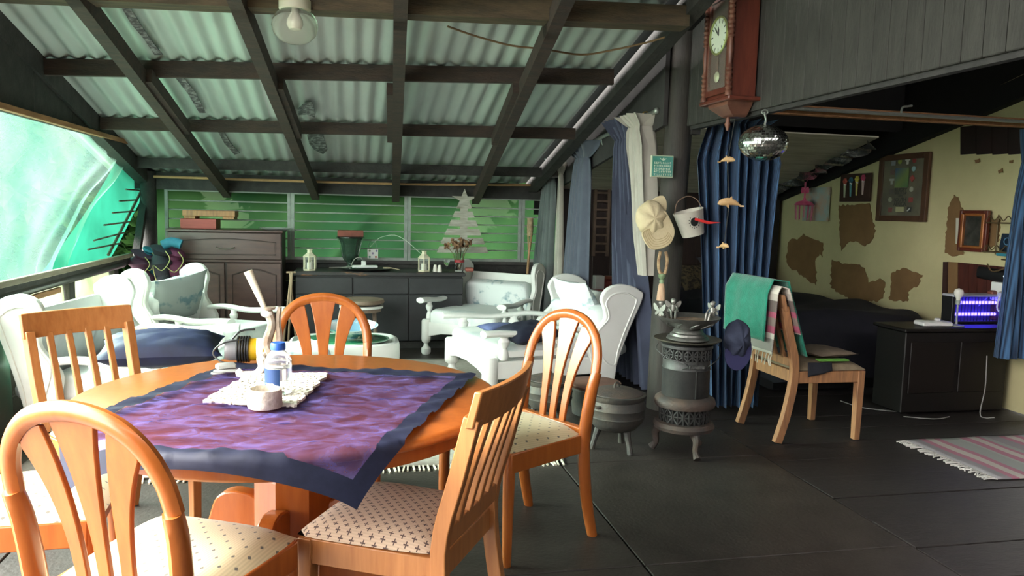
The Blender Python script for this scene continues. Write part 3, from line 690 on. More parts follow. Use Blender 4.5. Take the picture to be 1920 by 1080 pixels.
# footstool between the two left seats
t = thing('footstool', 'white footstool with pale palm cushion between table and left armchair', 'footstool', (-.45, 5.25, .013), .25)
padmesh(.62, .46, .14, .05, .008).build('cushion', PALM, t, loc=(0, 0, .26), ang=3)
MB().box((0, 0, .215), (.58, .42, .09), ch=.01).build('frame', WHITEP, t)
for a in (-1, 1):
    for b in (-1, 1): MB().lathe([(.03, 0), (.036, .03), (.022, .06), (.034, .10), (.034, .18)], 10, c=(a*.25, b*.17, 0)).build('leg', WHITEP, t)

# ---- low white tub table with green oval inlay
t = thing('tub_table', 'low rounded white table with green oval glass tray, behind the far chair', 'table', (-.02, 6.05, .013))
def sup(rx, ry, z, n=40, p=3.2): return [V((math.copysign(abs(cos(2*pi*k/n))**(2/p), cos(2*pi*k/n))*rx, math.copysign(abs(sin(2*pi*k/n))**(2/p), sin(2*pi*k/n))*ry, z)) for k in range(n)]
MB().loft([sup(.36, .26, 0), sup(.40, .30, .03), sup(.42, .32, .18), sup(.42, .32, .27), sup(.41, .31, .30), sup(.39, .29, .31), sup(.365, .265, .285)]).build('body', WHITEPL, t)
MB().lathe([(.001, .295), (.30, .297), (.33, .302), (.335, .308), (.32, .312), (.001, .306)], 40, m=TM(s=(1, .75, 1))).build('tray', M('green_glass', (.02, .16, .075), .12, (.03, .22, .10), 3), t)
MB().lathe([(.30, .303), (.338, .305), (.342, .313), (.30, .309)], 40, m=TM(s=(1, .75, 1)), caps=False).build('tray_rim', M('mint_glass', (.42, .62, .50), .15), t)
o = MB().lathe([(.05, 0), (.055, .012), (.10, .03), (.17, .075), (.20, .10), (.205, .10), (.17, .068), (.09, .026), (.001, .02)], 32, m=TM(rx=.10)).build('serving_bowl', M('blue_white_china', (.80, .83, .84), .15, (.20, .36, .50), 9, lo=.52, hi=.58), loc=(.03, 6.02, .338)); tag(o, 'white china bowl painted blue on the low white table', 'bowl')
t = thing('round_stool', 'small round brown and white stool in front of the black bench', 'stool', (.12, 6.86, 0))
MB().lathe([(.001, .50), (.19, .50), (.20, .51), (.195, .535), (.001, .54)], 28).build('seat', M('brown_slab', (.30, .22, .17), .7, (.20, .14, .10), 10), t)
MB().lathe([(.001, .462), (.19, .462), (.19, .484), (.001, .484)], 28).build('ring', WHITEP, t)
MB().lathe([(.001, .43), (.17, .43), (.175, .455), (.001, .455)], 28).build('lower_slab', M('brown_slab', (.3, .22, .17)), t)
for k in range(3): a = k*2.1+.4; MB().tube([(.15*cos(a), .15*sin(a), 0), (.12*cos(a), .12*sin(a), .46)], .018, 8).build('leg', M('brown_slab', (.3, .22, .17)), t)

# ---- lounge rug with fringe towards the dining table
RUG = M('lounge_rug', (.46, .42, .37), .95, (.33, .30, .27), 26, .4, 90, stretch=(1, 3, 1))
t = thing('lounge_rug', 'large pale woven rug under the white lounge suite', 'rug', (-.15, 5.35, 0))
MB().grid(lambda u, v: (-1.45+2.75*u, -1.42+2.85*v, .008+.002*sin(30*u)*cos(17*v)), 30, 24).build('weave', RUG, t, solid=.008)
fm = MB()
for k in range(110):
    x = -1.44+2.73*k/109+random.uniform(-.006, .006); fm.tube([(x, -1.42, .007), (x+random.uniform(-.015, .015), -1.49+random.uniform(-.015, .01), .005)], .004, 4)
fm.build('fringe', M('cream_yarn', (.66, .60, .50), .95), t)['kind'] = 'stuff'

# ================================================================== back wall furniture
CAB = M('mahogany', (.080, .034, .028), .42, (.055, .022, .020), 5, stretch=(1, 1, 5), coat=.2)
CABD = M('mahogany_dark', (.045, .02, .018), .5, (.03, .014, .013), 5)
ca, cb = onY(314, 432, 7.42), onY(529, 432, 7.42)
cw = cb.x-ca.x; cz = 1.09
t = thing('drinks_cabinet', 'dark brown wooden cabinet with one drawer and two arched doors', 'cabinet', ((ca.x+cb.x)/2, 7.61, 0))
MB().box((0, .01, cz/2), (cw, .40, cz), ch=.004).build('body', CABD, t, False)
MB().box((0, -.0, cz+.002), (cw+.02, .46, .022), ch=.005).build('top', CAB, t, False)
MB().box((0, -.205, cz-.27), (cw, .03, .022), ch=.003).build('moulding', CAB, t, False)
def arched_panel(x0, x1, z0, z1, rise, parent, name):
    w = x1-x0; d = -.20
    o = MB().box(((x0+x1)/2, d, (z0+z1)/2), (w, .02, z1-z0), ch=.003).build(name, CAB, parent, False)
    i0, i1, j0, j1 = x0+.045, x1-.045, z0+.045, z1-.055-rise
    top = [(i0+(i1-i0)*k/16, j1+rise*sin(pi*k/16)**1.3) for k in range(17)]
    loop = [(i0, j0)]+top+[(i1, j0)]
    fr = MB().tube([V((x, d-.012, z)) for x, z in loop+loop[:1]], .006, 6).build('bead', CABD, o)
    c = MB().prism([((i0+i1)/2+(x-(i0+i1)/2)*.97, (j0+j1)/2+(z-(j0+j1)/2)*.97) for x, z in loop], .012, Matrix(((1, 0, 0, 0), (0, 0, 1, d-.009), (0, 1, 0, 0), (0, 0, 0, 1)))).build('raised_panel', CAB, o, False)
    return o
dr = arched_panel(-cw/2+.01, cw/2-.01, cz-.255, cz-.015, .028, t, 'drawer')
MB().tube(catmull([(-.075, -.222, cz-.145), (-.07, -.245, cz-.15), (0, -.25, cz-.162), (.07, -.245, cz-.15), (.075, -.222, cz-.145)], 5), .005, 6).build('handle', M('aged_steel', (.5, .48, .44), .3, metal=1), dr)
arched_panel(-cw/2+.01, -.012, .06, cz-.29, .05, t, 'door'); arched_panel(.012, cw/2-.01, .06, cz-.29, .05, t, 'door')
X0 = (ca.x+cb.x)/2
REDB = M('red_box_card', (.42, .075, .06), .55, (.34, .055, .05), 8, stretch=(1, 1, 8))
def bx(name, label, cat, px0, py0, px1, py1, yf, dep, mat, ch=.004, rz=0, base=None):
    a, b = onY(px0, py1, yf), onY(px1, py0, yf); z0 = base if base is not None else a.z
    w, h = b.x-a.x, b.z-z0
    o = MB().box((0, 0, h/2), (w, dep, h), ch=ch).build(name, mat, smooth=False, loc=((a.x+b.x)/2, yf+dep/2, z0)); o.rotation_euler = (0, 0, rz)
    return tag(o, label, cat)
TOPZ = cz+.014
rb = bx('games_box', 'red ribbed box on the left end of the brown cabinet', 'box', 338, 411, 405, 431, 7.50, .26, REDB, base=TOPZ)
tz = TOPZ+.125
a, b = onY(341, 392, 7.48), onY(441, 411, 7.48)
tr = thing('wooden_tray', 'long orange wooden tray resting on the red ribbed box', 'tray', ((a.x+b.x)/2, 7.60, rb.dimensions.z+TOPZ+.001), -.03)
ww = b.x-a.x
MB().box((0, 0, .05), (ww, .20, .055), ch=.004).build('body', WOODG, tr, False)
for s in (-1, 1): MB().box((s*(ww/2-.06), 0, .011), (.10, .19, .022), ch=.003).build('foot', WOODG, tr, False)
o = MB().lathe([(.001, 0), (.10, 0), (.15, .018), (.155, .02), (.10, .008), (.001, .006)], 28).build('white_plate', M('plate_glaze', (.78, .80, .82), .2), loc=(onY(516, 430, 7.55).x, 7.58, TOPZ)); tag(o, 'pale plate on the right end of the brown cabinet', 'plate')

# ---- black painted bench of cupboards
BP = M('black_paint_worn', (.040, .041, .046), .5, (.028, .029, .032), 5, .1, 30)
BPE = M('worn_edge', (.04, .038, .04), .6, (.28, .14, .07), 5, stretch=(1.2, 1, 8), lo=.60, hi=.68)
b0, b1 = onY(553, 508, 7.30), onY(1000, 515, 7.30)
bw_ = 1.56; bxc = b0.x+bw_/2; BZ = .735
t = thing('black_sideboard', 'long black painted sideboard with worn edges below the windows', 'sideboard', (bxc, 7.56, 0))
MB().box((0, .01, BZ/2+.03), (bw_-.02, .46, BZ-.10), ch=.004).build('body', BP, t, False)
MB().box((0, .01, .035), (bw_-.10, .42, .07)).build('plinth', BLACKW, t, False)
MB().box((0, 0, BZ-.018), (bw_+.03, .52, .036), ch=.006).build('worktop', BPE, t, False)
for k in range(3):
    x = -bw_/2+bw_*(k+.5)/3; w = bw_/3-.012
    MB().box((x, -.228, BZ-.13), (w, .02, .155), ch=.004).build('drawer', BP, t, False)
    MB().box((x, -.228, .30), (w, .02, .44), ch=.004).build('door', BP, t, False)
SBZ = BZ+.001
# folded tan stand at its left end
t = thing('folding_stand', 'folded tan wooden stand leaning between cabinet and black sideboard', 'stand', (onY(548, 520, 7.22).x-.02, 7.24, 0))
for k, (x0, x1) in enumerate(((-.07, .01), (.06, .0), (-.02, .02))):
    MB().tube([(x0, -.02*k, 0), (x1, .0-.02*k, .74)], .009, 6).build('leg', M('tan_stick', (.42, .30, .2), .7), t)
MB().tube([(-.03, -.02, .735), (.05, -.02, .735)], .009, 6).build('crossbar', M('tan_stick', (.42, .3, .2)), t)

# ---- things on the sideboard
CREAMM = M('cream_metal', (.72, .66, .50), .5, (.6, .53, .38), 9)
def lantern(px, y, label):
    p = onY(px, 500, y)
    t = thing('candle_lantern', label, 'lantern', (p.x, y, SBZ), .4, 'cream candle lanterns')
    n = 6; r = .062; h = .115
    hexa = lambda r, z: [V((r*cos(k*pi/3), r*sin(k*pi/3), z)) for k in range(6)]
    MB().loft([hexa(r, 0), hexa(r, .012)]).build('base', CREAMM, t, False)
    me = MB().box((0, 0, h/2), (.009, .009, h)).mesh('post', False)
    for k in range(6): part('post', me, CREAMM, t, (r*.92*cos(k*pi/3), r*.92*sin(k*pi/3), .012), (0, 0, k*pi/3))
    MB().loft([hexa(r+.004, h+.012), hexa(r+.004, h+.020), hexa(.026, h+.052), hexa(.024, h+.075), hexa(.03, h+.078), hexa(.03, h+.084)]).build('roof', CREAMM, t, False)
    MB().lathe([(.028, .013), (.028, .075), (.001, .072)], 14).build('candle', M('white_wax', (.85, .83, .76), .5), t)
    MB().loft([hexa(r*.86, .014), hexa(r*.86, h+.010)], caps=False).build('pane', sheer('lantern_glass', (.8, .8, .75), .85, .3), t, False)
lantern(581, 7.44, 'cream hexagonal candle lantern at the left end of the black sideboard')
lantern(795, 7.42, 'cream hexagonal candle lantern beside the salt and pepper shakers')
# extension block with adapter on a dark platter
p = onY(690, 493, 7.5)
o = MB().lathe([(.001, 0), (.14, 0), (.24, .016), (.245, .022), (.14, .010), (.001, .008)], 32).build('dark_platter', BLACK, loc=(p.x-.02, 7.53, SBZ)); tag(o, 'flat black round platter under the white extension block', 'platter')
t = thing('extension_block', 'white extension block with a plugged adapter on the black platter', 'extension block', (p.x-.03, 7.50, SBZ+.022), .10)
MB().box((0, 0, .014), (.24, .06, .026), ch=.006).build('body', WHITEPL, t)
MB().box((-.01, 0, .045), (.045, .04, .05), ch=.008).build('adapter', WHITEPL, t)
MB().tube(catmull([(-.02, 0, .07), (-.04, .01, .10), (-.09, .03, .085), (-.12, .05, .03), (-.13, .06, .004), (-.25, .05, .002), (-.33, .02, .003)], 5), .004, 6).build('cord', M('grey_cord', (.35, .33, .3), .6), t)
p = onY(718, 495, 7.46)
o = MB().tube(catmull([(0, 0, .03), (.08, .0, .028), (.16, -.01, .012)], 5), [(.008, .012)]*5+[(.006, .014)]*5+[(.003, .006)], 8, upv=(0, 0, 1)).build('wooden_spoon', M('pale_horn', (.55, .46, .32), .5), loc=(p.x, 7.44, SBZ)); tag(o, 'pale curved wooden handle beside the white extension block', 'spoon')
# smoked glass urn with a red brick box across its mouth
p = onY(657, 480, 7.62)
t = thing('glass_urn', 'tall green-black fluted glass urn under the red brick-like box', 'urn', (p.x, 7.64, SBZ))
prof = [(.075, 0), (.08, .008), (.03, .03), (.022, .055), (.05, .075), (.075, .12), (.088, .18), (.10, .25), (.125, .30), (.13, .305)]
fl_ = MB(); n = 36
UG = NT('smoked_glass'); UG.b.inputs['Base Color'].default_value = (.10, .17, .13, 1); UG.b.inputs['Transmission Weight'].default_value = .75; UG.b.inputs['Roughness'].default_value = .08; UG.b.inputs['IOR'].default_value = 1.25
fl_.loft([[V((r*(1+.05*cos(12*2*pi*k/n))*cos(2*pi*k/n), r*(1+.05*cos(12*2*pi*k/n))*sin(2*pi*k/n), z)) for k in range(n)] for r, z in prof], True, False).build('vase', UG.m, t)
MB().lathe([(.122, .298), (.137, .302), (.137, .312), (.122, .312)], 32, caps=False).build('rim', M('dark_rim', (.02, .03, .025), .2), t)
o = MB().box((0, 0, .032), (.245, .10, .062), ch=.006).build('brick', M('red_brick', (.28, .085, .06), .8, (.20, .06, .045), 14, .4, 60), smooth=False, loc=(p.x, 7.64, SBZ+.313)); tag(o, 'red brick lying across the mouth of the glass urn', 'brick')
# hanging floral card
p = onY(699, 475, 7.80)
t = thing('hanging_plaque', 'little white plaque with flowers hanging from a window bar by wire', 'plaque', (p.x, 7.80, p.z-.055))
MB().box((0, 0, .05), (.105, .008, .095), ch=.002).build('card', WHITEPL, t, False)
for dx, dz, c in ((-.03, .02, (.1, .25, .2)), (.0, .055, (.3, .25, .4)), (.03, .02, (.45, .15, .1)), (-.03, .08, (.2, .3, .15)), (.035, .08, (.2, .2, .35))):
    MB().lathe([(.001, 0), (.011, 0), (.011, .002), (.001, .003)], 8, m=TM((dx, -.004, dz), rx=pi/2)).build('flower', M('fl%.2f' % dx+'%.2f' % dz, c, .6), t)
MB().tube(catmull([(-.045, 0, .095), (-.03, 0, .16), (.02, 0, .17), (.045, 0, .095)], 5), .0025, 6).build('wire', STEEL, t)
o = MB().tube(catmull([onY(694, 463, 7.79), onY(712, 446, 7.78), onY(740, 441, 7.76), onY(762, 452, 7.70), onY(785, 472, 7.55), onY(795, 480, 7.44)], 5), .003, 6).build('white_wire', M('pale_wire', (.6, .62, .55), .5)); tag(o, 'thin pale wire arching from the plaque to the second lantern', 'wire')
# shakers, goblet, vase of dried flowers, red tin
for k, px in enumerate((816, 824)):
    p = onY(px, 500, 7.40-.02*k); o = MB().lathe([(.022, 0), (.024, .004), (.020, .03), (.016, .055), (.014, .066), (.001, .07)], 14).build('shaker', M('salt_china', (.74, .68, .62), .3), loc=(p.x, 7.40-.04*k, SBZ)); tag(o, ('small china shaker next to the second lantern', 'small china shaker nearer the glass goblet')[k], 'shaker', 'salt and pepper shakers')
p = onY(838, 500, 7.40); t = thing('glass_goblet', 'small clear goblet between the shakers and the flower vase', 'goblet', (p.x, 7.42, SBZ))
MB().lathe([(.026, 0), (.026, .003), (.004, .008), (.004, .05), (.02, .065), (.026, .09), (.026, .115)], 16, caps=False).build('glass', GLASS, t)
p = onY(862, 500, 7.42)
t = thing('flower_vase', 'clear straight glass vase holding dried brown flowers', 'vase', (p.x, 7.45, SBZ))
MB().lathe([(.001, 0), (.04, 0), (.042, .006), (.047, .20), (.044, .20), (.039, .012), (.001, .010)], 20).build('glass', GLASS, t)
MB().lathe([(.0455, .09), (.048, .09), (.0485, .115), (.046, .115)], 20, caps=False).build('ribbon', M('red_ribbon', (.35, .03, .04), .6), t)
DRY = M('dried_petals', (.20, .095, .055), .85, (.30, .17, .09), 14); STM = M('dry_stem', (.16, .11, .06), .9)
for k in range(11):
    a = k*2.4; rr = .02+.012*k; hx, hz = rr*cos(a), .26+.06*random.random()-.3*rr
    MB().tube([(.01*cos(a), .01*sin(a), .02), (hx*.5, rr*sin(a)*.5, .17), (hx, rr*sin(a)*.7, hz)], .003, 5).build('stem', STM, t)
    b = MB()
    for j in range(9):
        m = TM((hx, rr*sin(a)*.7, hz), random.uniform(0, 6), random.uniform(-1.2, 1.2), random.uniform(-1.2, 1.2))
        b.add([(0, 0, 0), (.028, -.014, .010), (.045, 0, .004), (.028, .014, .010)], [[0, 1, 2, 3]], m)
    b.ball((hx, rr*sin(a)*.7, hz), .018, 8, 6).build('flower_head', DRY, t, False)
p = onY(880, 505, 7.45); o = MB().box((0, 0, .02), (.08, .07, .04), ch=.008).build('red_tin', M('red_tin', (.38, .12, .09), .5), loc=(p.x, 7.46, SBZ)); tag(o, 'small dull red tin to the right of the flower vase', 'tin')
# slatted white christmas tree standing against the windows
p0 = onY(868, 474, 7.76); z0 = p0.z; p1 = onY(873, 362, 7.76); hh = p1.z-z0
t = thing('slatted_tree', 'whitewashed wooden slat Christmas tree with star in front of the window', 'tree ornament', (p0.x, 7.76, z0))
WW = M('whitewash', (.55, .54, .48), .8, (.34, .31, .25), 8, stretch=(.8, 1, 5))
MB().box((0.005, .012, hh*.45), (.075, .012, hh*.9)).build('stake', WW, t, False)
for k in range(6):
    za, zb = k*hh*.148, k*hh*.148+hh*.105
    f = lambda z: .255*(1-z/(hh*.99))+.012
    MB().prism([(-f(za), za), (f(za)*.98, za), (f(zb)*.98, zb), (-f(zb), zb)], .016, Matrix(((1, 0, 0, 0), (0, 0, 1, 0), (0, 1, 0, 0), (0, 0, 0, 1)))).build('slat', WW, t, False)
st = []
for k in range(10): r = .135 if k % 2 == 0 else .05; st.append((r*sin(k*pi/5), r*.8*cos(k*pi/5)))
MB().prism(st, .014, Matrix(((1, 0, 0, .003), (0, 0, 1, -.016), (0, 1, 0, hh*.89), (0, 0, 0, 1)))).build('star', WW, t, False)
# bamboo torch in the corner
p = onY(992, 500, 7.5)
t = thing('bamboo_torch', 'bamboo garden torch standing beside the grey-green curtain', 'torch', (p.x, 7.5, 0))
BAM = M('bamboo', (.42, .24, .10), .5, (.30, .16, .07), 10)
MB().tube([(-.05, 0, 0), (0, 0, 1.02)], .013, 8).build('stick', BAM, t)
for k in range(5): a = k*1.257; MB().tube([(.01*cos(a)-.003, .01*sin(a), .95), (.026*cos(a), .026*sin(a), 1.12)], .005, 5).build('split', BAM, t)
MB().lathe([(.022, 1.09), (.03, 1.11), (.034, 1.18), (.03, 1.25), (.034, 1.27), (.001, 1.27)], 14).build('basket', M('woven_cane', (.45, .33, .2), .8, (.25, .17, .1), 30, .5, 90), t)
# bundled camping chairs by the corner post
BAGS = [M('bag_blue', (.02, .13, .22), .7, (.03, .20, .30), 10), M('bag_plum', (.085, .03, .075), .7, (.13, .05, .10), 10), M('bag_dark', (.03, .03, .045), .7), M('bag_magenta', (.17, .04, .10), .7)]
for k, (px, py, w, h, bi, lb) in enumerate(((238, 500, .10, .42, 1, 'plum cloth bundle at the left of the bags by the corner post'), (254, 492, .07, .48, 0, 'bright blue rolled bag leaning by the corner post'),
                                   (276, 490, .10, .50, 2, 'dark bundle with ropes between the blue and magenta bags'), (300, 492, .11, .52, 3, 'magenta cloth bundle beside the brown cabinet'), (296, 470, .07, .20, 0, 'small blue roll on top of the magenta bundle'))):
    yy = 7.12+.08*(k % 2); p = onY(px, py-10, yy)+V((.11, 0, 0))
    pts = [(0, 0, 0), (.02, 0, h*.4), (-.01, .01, h*.8), (.015, 0, h)] if h > .3 else [(-.07, 0, .0), (.0, 0, .03), (.08, 0, .01)]
    rr = [w*(.75+.25*sin(i*1.7+k)) for i in range(13)] if h > .3 else [w*.6]*9
    b = MB().tube(catmull(pts, 4 if h > .3 else 4), rr[:len(catmull(pts, 4))], 12)
    t = thing('cloth_bag', lb, 'bag', (p.x, yy, p.z-(h*.85 if h > .3 else 0)), 0, 'bundled bags in the corner')
    if h > .3: t.location.z = max(.42, t.location.z)
    b.build('bag', BAGS[bi], t)
    if h > .3: MB().tube(catmull([(w*.5, -w*.7, h*.95), (w*.9, -w*.9, h*.8), (w*.3, -w*1.15, h*.62), (-w*.4, -w*1.05, h*.7), (-w*.2, -w, h*.45)], 4), .004, 5).build('drawstring', M('yellow_cord', (.45, .42, .18), .8), t)
o = MB().box((0, 0, .21), (.60, .30, .42), ch=.01).build('storage_trunk', M('dark_trunk', (.02, .02, .02), .7), smooth=False, loc=(onY(272, 500, 7.2).x+.19, 7.2, 0)); tag(o, 'black trunk in the corner under the bundled bags', 'trunk')

# ================================================================== curtains on the right
def curtain(name, label, mat, top, bot, dirv, wt, wp, wb, n, amp, zp=.93, parts=None, nu=64, nv=30, seed=0, split=None):
    """gathered curtain: ruffled head, pinch, flaring drop. top/bot are centre points"""
    top, bot = V(top), V(bot); d = V(dirv).normalized(); nm = V((d.y, -d.x, 0)); H = top.z-bot.z
    t = thing(name, label, 'curtain', (bot.x, bot.y, 0), 0, 'bedroom curtains')
    o0 = V((bot.x, bot.y, 0)); rnd = random.Random(seed); ph = [rnd.uniform(0, 6.3) for _ in range(4)]
    def pt(u, v):                                    # v: 0 bottom .. 1 top
        if v > zp: w = wp*.72+(wt-wp*.72)*((v-zp)/(1-zp))**.7
        elif v > zp-.12: w = wp*(.72+.28*(zp-v)/.12)
        else: w = wp+(wb-wp)*(1-v/(zp-.12))**.8
        a = amp*(.45+.55*min(1.6, w/max(wb, .01)))*(1 if v < zp else .8+1.2*(v-zp)/(1-zp))
        c = bot.lerp(top, v)
        s = sin(2*pi*n*u+ph[0]+.6*sin(2*v+ph[1]))+.35*sin(2*pi*n*.47*u+ph[2]+1.5*v)
        return c+d*((u-.5)*w)+nm*(a*s)+d*(.012*sin(2*pi*n*u*1.0+ph[3]))-o0
    MB().grid(lambda u, v: pt(u, v*zp), nu, nv).build('drop', mat, t, ang=3)
    MB().grid(lambda u, v: pt(u, zp+(1-zp)*v), nu, 6).build('heading', mat, t, ang=3)
    return t
def stripecloth(name, c1, c2, n, mixlo=.0):
    t = NT(name); t.b.inputs['Roughness'].default_value = .9; t.b.inputs['Sheen Weight'].default_value = .15
    wv = t.node('ShaderNodeTexWave', {'Vector': t.coord((n, n, .0)), 'Scale': 1., 'Distortion': 0.}, bands_direction='DIAGONAL')
    nz = t.node('ShaderNodeTexNoise', {'Vector': t.coord((1, 1, .3)), 'Scale': 9., 'Detail': 3})
    k = t.math('MULTIPLY', wv.outputs[1], nz.outputs[0])
    t.link(t.mix(t.math('MULTIPLY', k, 1.6), c1, c2), t.b.inputs['Base Color']); return t.m
CGREEN = M('greygreen_cloth', (.135, .16, .155), .9, (.10, .12, .12), 5, sheen=.2)
CGREY = M('greyblue_cloth', (.105, .120, .160), .9, (.080, .092, .125), 5, sheen=.2)
CBLUE = M('slate_blue_cloth', (.085, .102, .16), .9, (.065, .078, .125), 5, sheen=.2)
CWHITE = M('ecru_cloth', (.46, .44, .38), .9, (.38, .36, .31), 6, sheen=.2)
CSTRIPE = stripecloth('blue_stripes', (.014, .028, .062), (.066, .16, .32), 34)
DY = (0, 1, 0); XC1 = 2.02
def rodp(px, py, x=XC1): return onX(px, py, x)
r0, r1 = onX(1229, 209, 2.03), onX(1046, 297, 2.03)
t = thing('curtain_rod', 'pale metal curtain rod sloping along the dark wall beside the pole', 'curtain rod', r0)
STL = M('pale_metal', (.42, .45, .42), .35, metal=.7)
MB().tube([V(), r1-r0], .016, 10).build('rod', STL, t)
MB().ball((r0-r1).normalized()*.02, .022, 10, 8).build('finial', STL, t)
for q in (.04, .46): MB().tube(catmull([(r1-r0)*q, (r1-r0)*q+V((.01, 0, -.055)), (r1-r0)*q+V((.04, 0, -.05)), (r1-r0)*q+V((.04, 0, .02))], 3), .006, 6).build('bracket', STL, t)
MB().tube([V((.03*cos(a*pi/6), 0, .03*sin(a*pi/6)))+(r1-r0)*.07 for a in range(13)], .004, 6).build('ring', BRASS, t)
def cur(lbl, mat, tx, ty, bx_, by_, xb, wt, wp, wb, n, amp, seed, zb=.12, name='gathered_curtain', xt=2.0):
    tp = onX(tx, ty, xt); b = onX(bx_, by_, xb); return curtain(name, lbl, mat, tp+V((0, 0, .04)), (xb, b.y, zb), DY, wt, wp, wb, n, amp, seed=seed)
cur('grey-green gathered curtain at the far end of the rod', CGREEN, 1033, 306, 1012, 540, 1.86, .58, .36, .62, 9, .05, 1)
cur('narrow ecru curtain lining hanging beside the grey-green curtain', CWHITE, 1052, 312, 1046, 540, 1.90, .14, .10, .26, 3, .03, 2)
cur('grey-blue gathered curtain second from the far end of the rod', CGREY, 1095, 277, 1073, 540, 1.95, .66, .36, .60, 9, .05, 3)
cur('slate-blue striped curtain spreading to the floor beside the pole', CBLUE, 1168, 236, 1186, 700, 2.24, .46, .36, .80, 9, .06, 4, .02)
cur('ecru curtain with ruffled head in front of the slate-blue curtain', CWHITE, 1198, 228, 1212, 560, 2.03, .32, .26, .08, 6, .045, 5, .92, xt=1.98)
tp = onY(1345, 228, 4.80); b0_ = onY(1355, 785, 4.70)
curtain('striped_curtain', 'dark blue striped curtain hanging behind the dolphin mobile', CSTRIPE, (2.545, 4.82, tp.z+.02), (2.57, 4.74, .05), (1, -.05, 0), .48, .60, .38, 8, .045, zp=.985, nu=130, seed=9)
pr_ = onY(1908, 215, 4.42)
curtain('striped_curtain', 'blue striped curtain at the right edge of the photo', CSTRIPE, (pr_.x+.13, 4.42, 1.97), (pr_.x+.13, 4.40, .42), (1, -.1, 0), .14, .16, .28, 4, .04, zp=.86, nu=50, seed=12)
MB().tube([(2.3, 4.46, 2.022), (4.6, 4.46, 2.022)], .012, 8).build('curtain_rail', STL, wr)
t = thing('rail_hook', 'small steel hook clipped over the orange beam', 'hook', onY(1690, 205, 4.48))
MB().tube(catmull([(0, 0, -.04), (0, -.01, .01), (.04, -.01, .02), (.07, -.01, .025)], 4), .007, 6).build('wire', STL, t)
# silver foil along the ceiling edge
fb = MB(); FO = M('crumpled_foil', (.62, .63, .62), .25, (.3, .3, .29), 12, .8, 30, metal=.9)
def foil(u, v):
    y = 6.02+1.75*u; return (4.40+.10*v+.025*sin(31*u)+.02*sin(57*u+3*v), y, roofz(y)-.055-.03*abs(sin(23*u+2*v))-.05*v)
tag(fb.grid(foil, 80, 6).build('foil_strip', FO, ang=.3), 'crumpled silver foil strip along the edge of the bedroom ceiling', 'foil')

# ================================================================== wall clock on the lintel boards
CW = M('clock_mahogany', (.155, .038, .022), .35, (.10, .022, .014), 6, coat=.3, stretch=(4, 4, .7))
CWD = M('clock_trim', (.20, .085, .055), .4, (.13, .05, .035), 10, coat=.2)
xf = XR-.175
pl, prr = onX(1322, 150, xf), onX(1374, 150, xf); yc = (pl.y+prr.y)/2; cwid = abs(pl.y-prr.y); zb = onX(1345, 190, xf).z; ztop = 2.62
t = thing('wall_clock', 'carved red-brown pendulum clock with white dial on the grey boards', 'clock', (XR-.014, yc, zb))
hh = ztop-zb; dpt = .165
MB().box((-dpt/2, 0, hh/2), (dpt-.02, cwid*.86, hh), ch=.004).build('case', CW, t, False)
MB().box((-dpt*.55, 0, .0), (dpt*1.15, cwid*1.08, .022), ch=.005).build('base_moulding', CW, t, False)
MB().box((-dpt*.55, 0, hh-.03), (dpt*1.15, cwid*1.10, .035), ch=.006).build('cornice', CW, t, False)
dm = MB(); fx = -dpt-.002
dw, dh = cwid*.62, hh-.13
for s in (-1, 1): dm.box((fx+.002, s*(dw/2+.012), hh/2-.005), (.016, .024, dh+.05))
for z in (.05, hh-.075): dm.box((fx+.002, 0, z), (.016, dw, .03))
dm.build('door_frame', CW, t, False)
MB().box((fx+.010, 0, hh/2), (.006, dw, dh)).build('door_back', M('clock_inside', (.10, .055, .04), .6), t, False)
for s in (-1, 1):
    pf = [(.020, 0)]
    z = .02
    while z < hh-.08:
        pf += [(.019, z), (.012, z+.012), (.02, z+.024), (.013, z+.04)]; z += .052
        if .14 < z < .30 and s: pf += [(.011, z), (.017, z+.07), (.011, z+.13)]; z += .14
    MB().lathe(pf, 10, c=(fx-.006, s*cwid*.44, .012)).build('turned_pilaster', CWD, t)
fz = hh*.56
dial = MB().lathe([(.001, 0), (.098, 0), (.098, .004), (.001, .004)], 36, m=TM((fx-.001, 0, fz), ry=-pi/2)).build('dial', M('clock_dial', (.74, .80, .66), .4), t)
MB().tube([V((fx-.006, .100*cos(a*pi/18), fz+.100*sin(a*pi/18))) for a in range(37)], .007, 8).build('bezel', M('green_brass', (.50, .52, .18), .3, metal=.8), t)
nm_ = MB().box((0, 0, .080), (.003, .007, .024)).mesh('numeral', False); BLK = M('clock_black', (.02, .02, .02), .5)
for k in range(12): part('numeral', nm_, BLK, dial, (fx-.004, 0, fz), (k*pi/6, 0, 0))
for L_, a, w_ in ((.052, .15, .007), (.078, .75, .005)):
    MB().add([(0, -w_/2, 0), (0, w_/2, 0), (0, w_, L_*.6), (0, 0, L_), (0, -w_, L_*.6)], [[0, 1, 2, 3, 4]], TM((fx-.007, 0, fz), rx=-a)).build('hand', BLK, dial, False, solid=.002)
MB().box((fx-.002, 0, fz-.15), (.004, .010, .12)).build('pendulum_rod', CWD, t, False)
MB().lathe([(.001, 0), (.028, 0), (.03, .004), (.02, .010), (.001, .012)], 24, m=TM((fx-.002, 0, fz-.225), ry=-pi/2)).build('pendulum_bob', M('brass_white', (.75, .72, .5), .3, metal=.5), t)
MB().box((fx-.012, 0, hh/2), (.002, dw, dh)).build('door_glass', sheer('clock_glass', (.6, .65, .6), .93, .2, gloss=.2), t, False)
MB().loft([[V((x, y, z)) for x, y in ((-dpt*a, -cwid*b), (-.01, -cwid*b), (-.01, cwid*b), (-dpt*a, cwid*b))] for a, b, z in ((.95, .36, -.01), (.95, .33, -.03), (.62, .20, -.075), (.5, .15, -.085))]).build('apron', CWD, t, False)
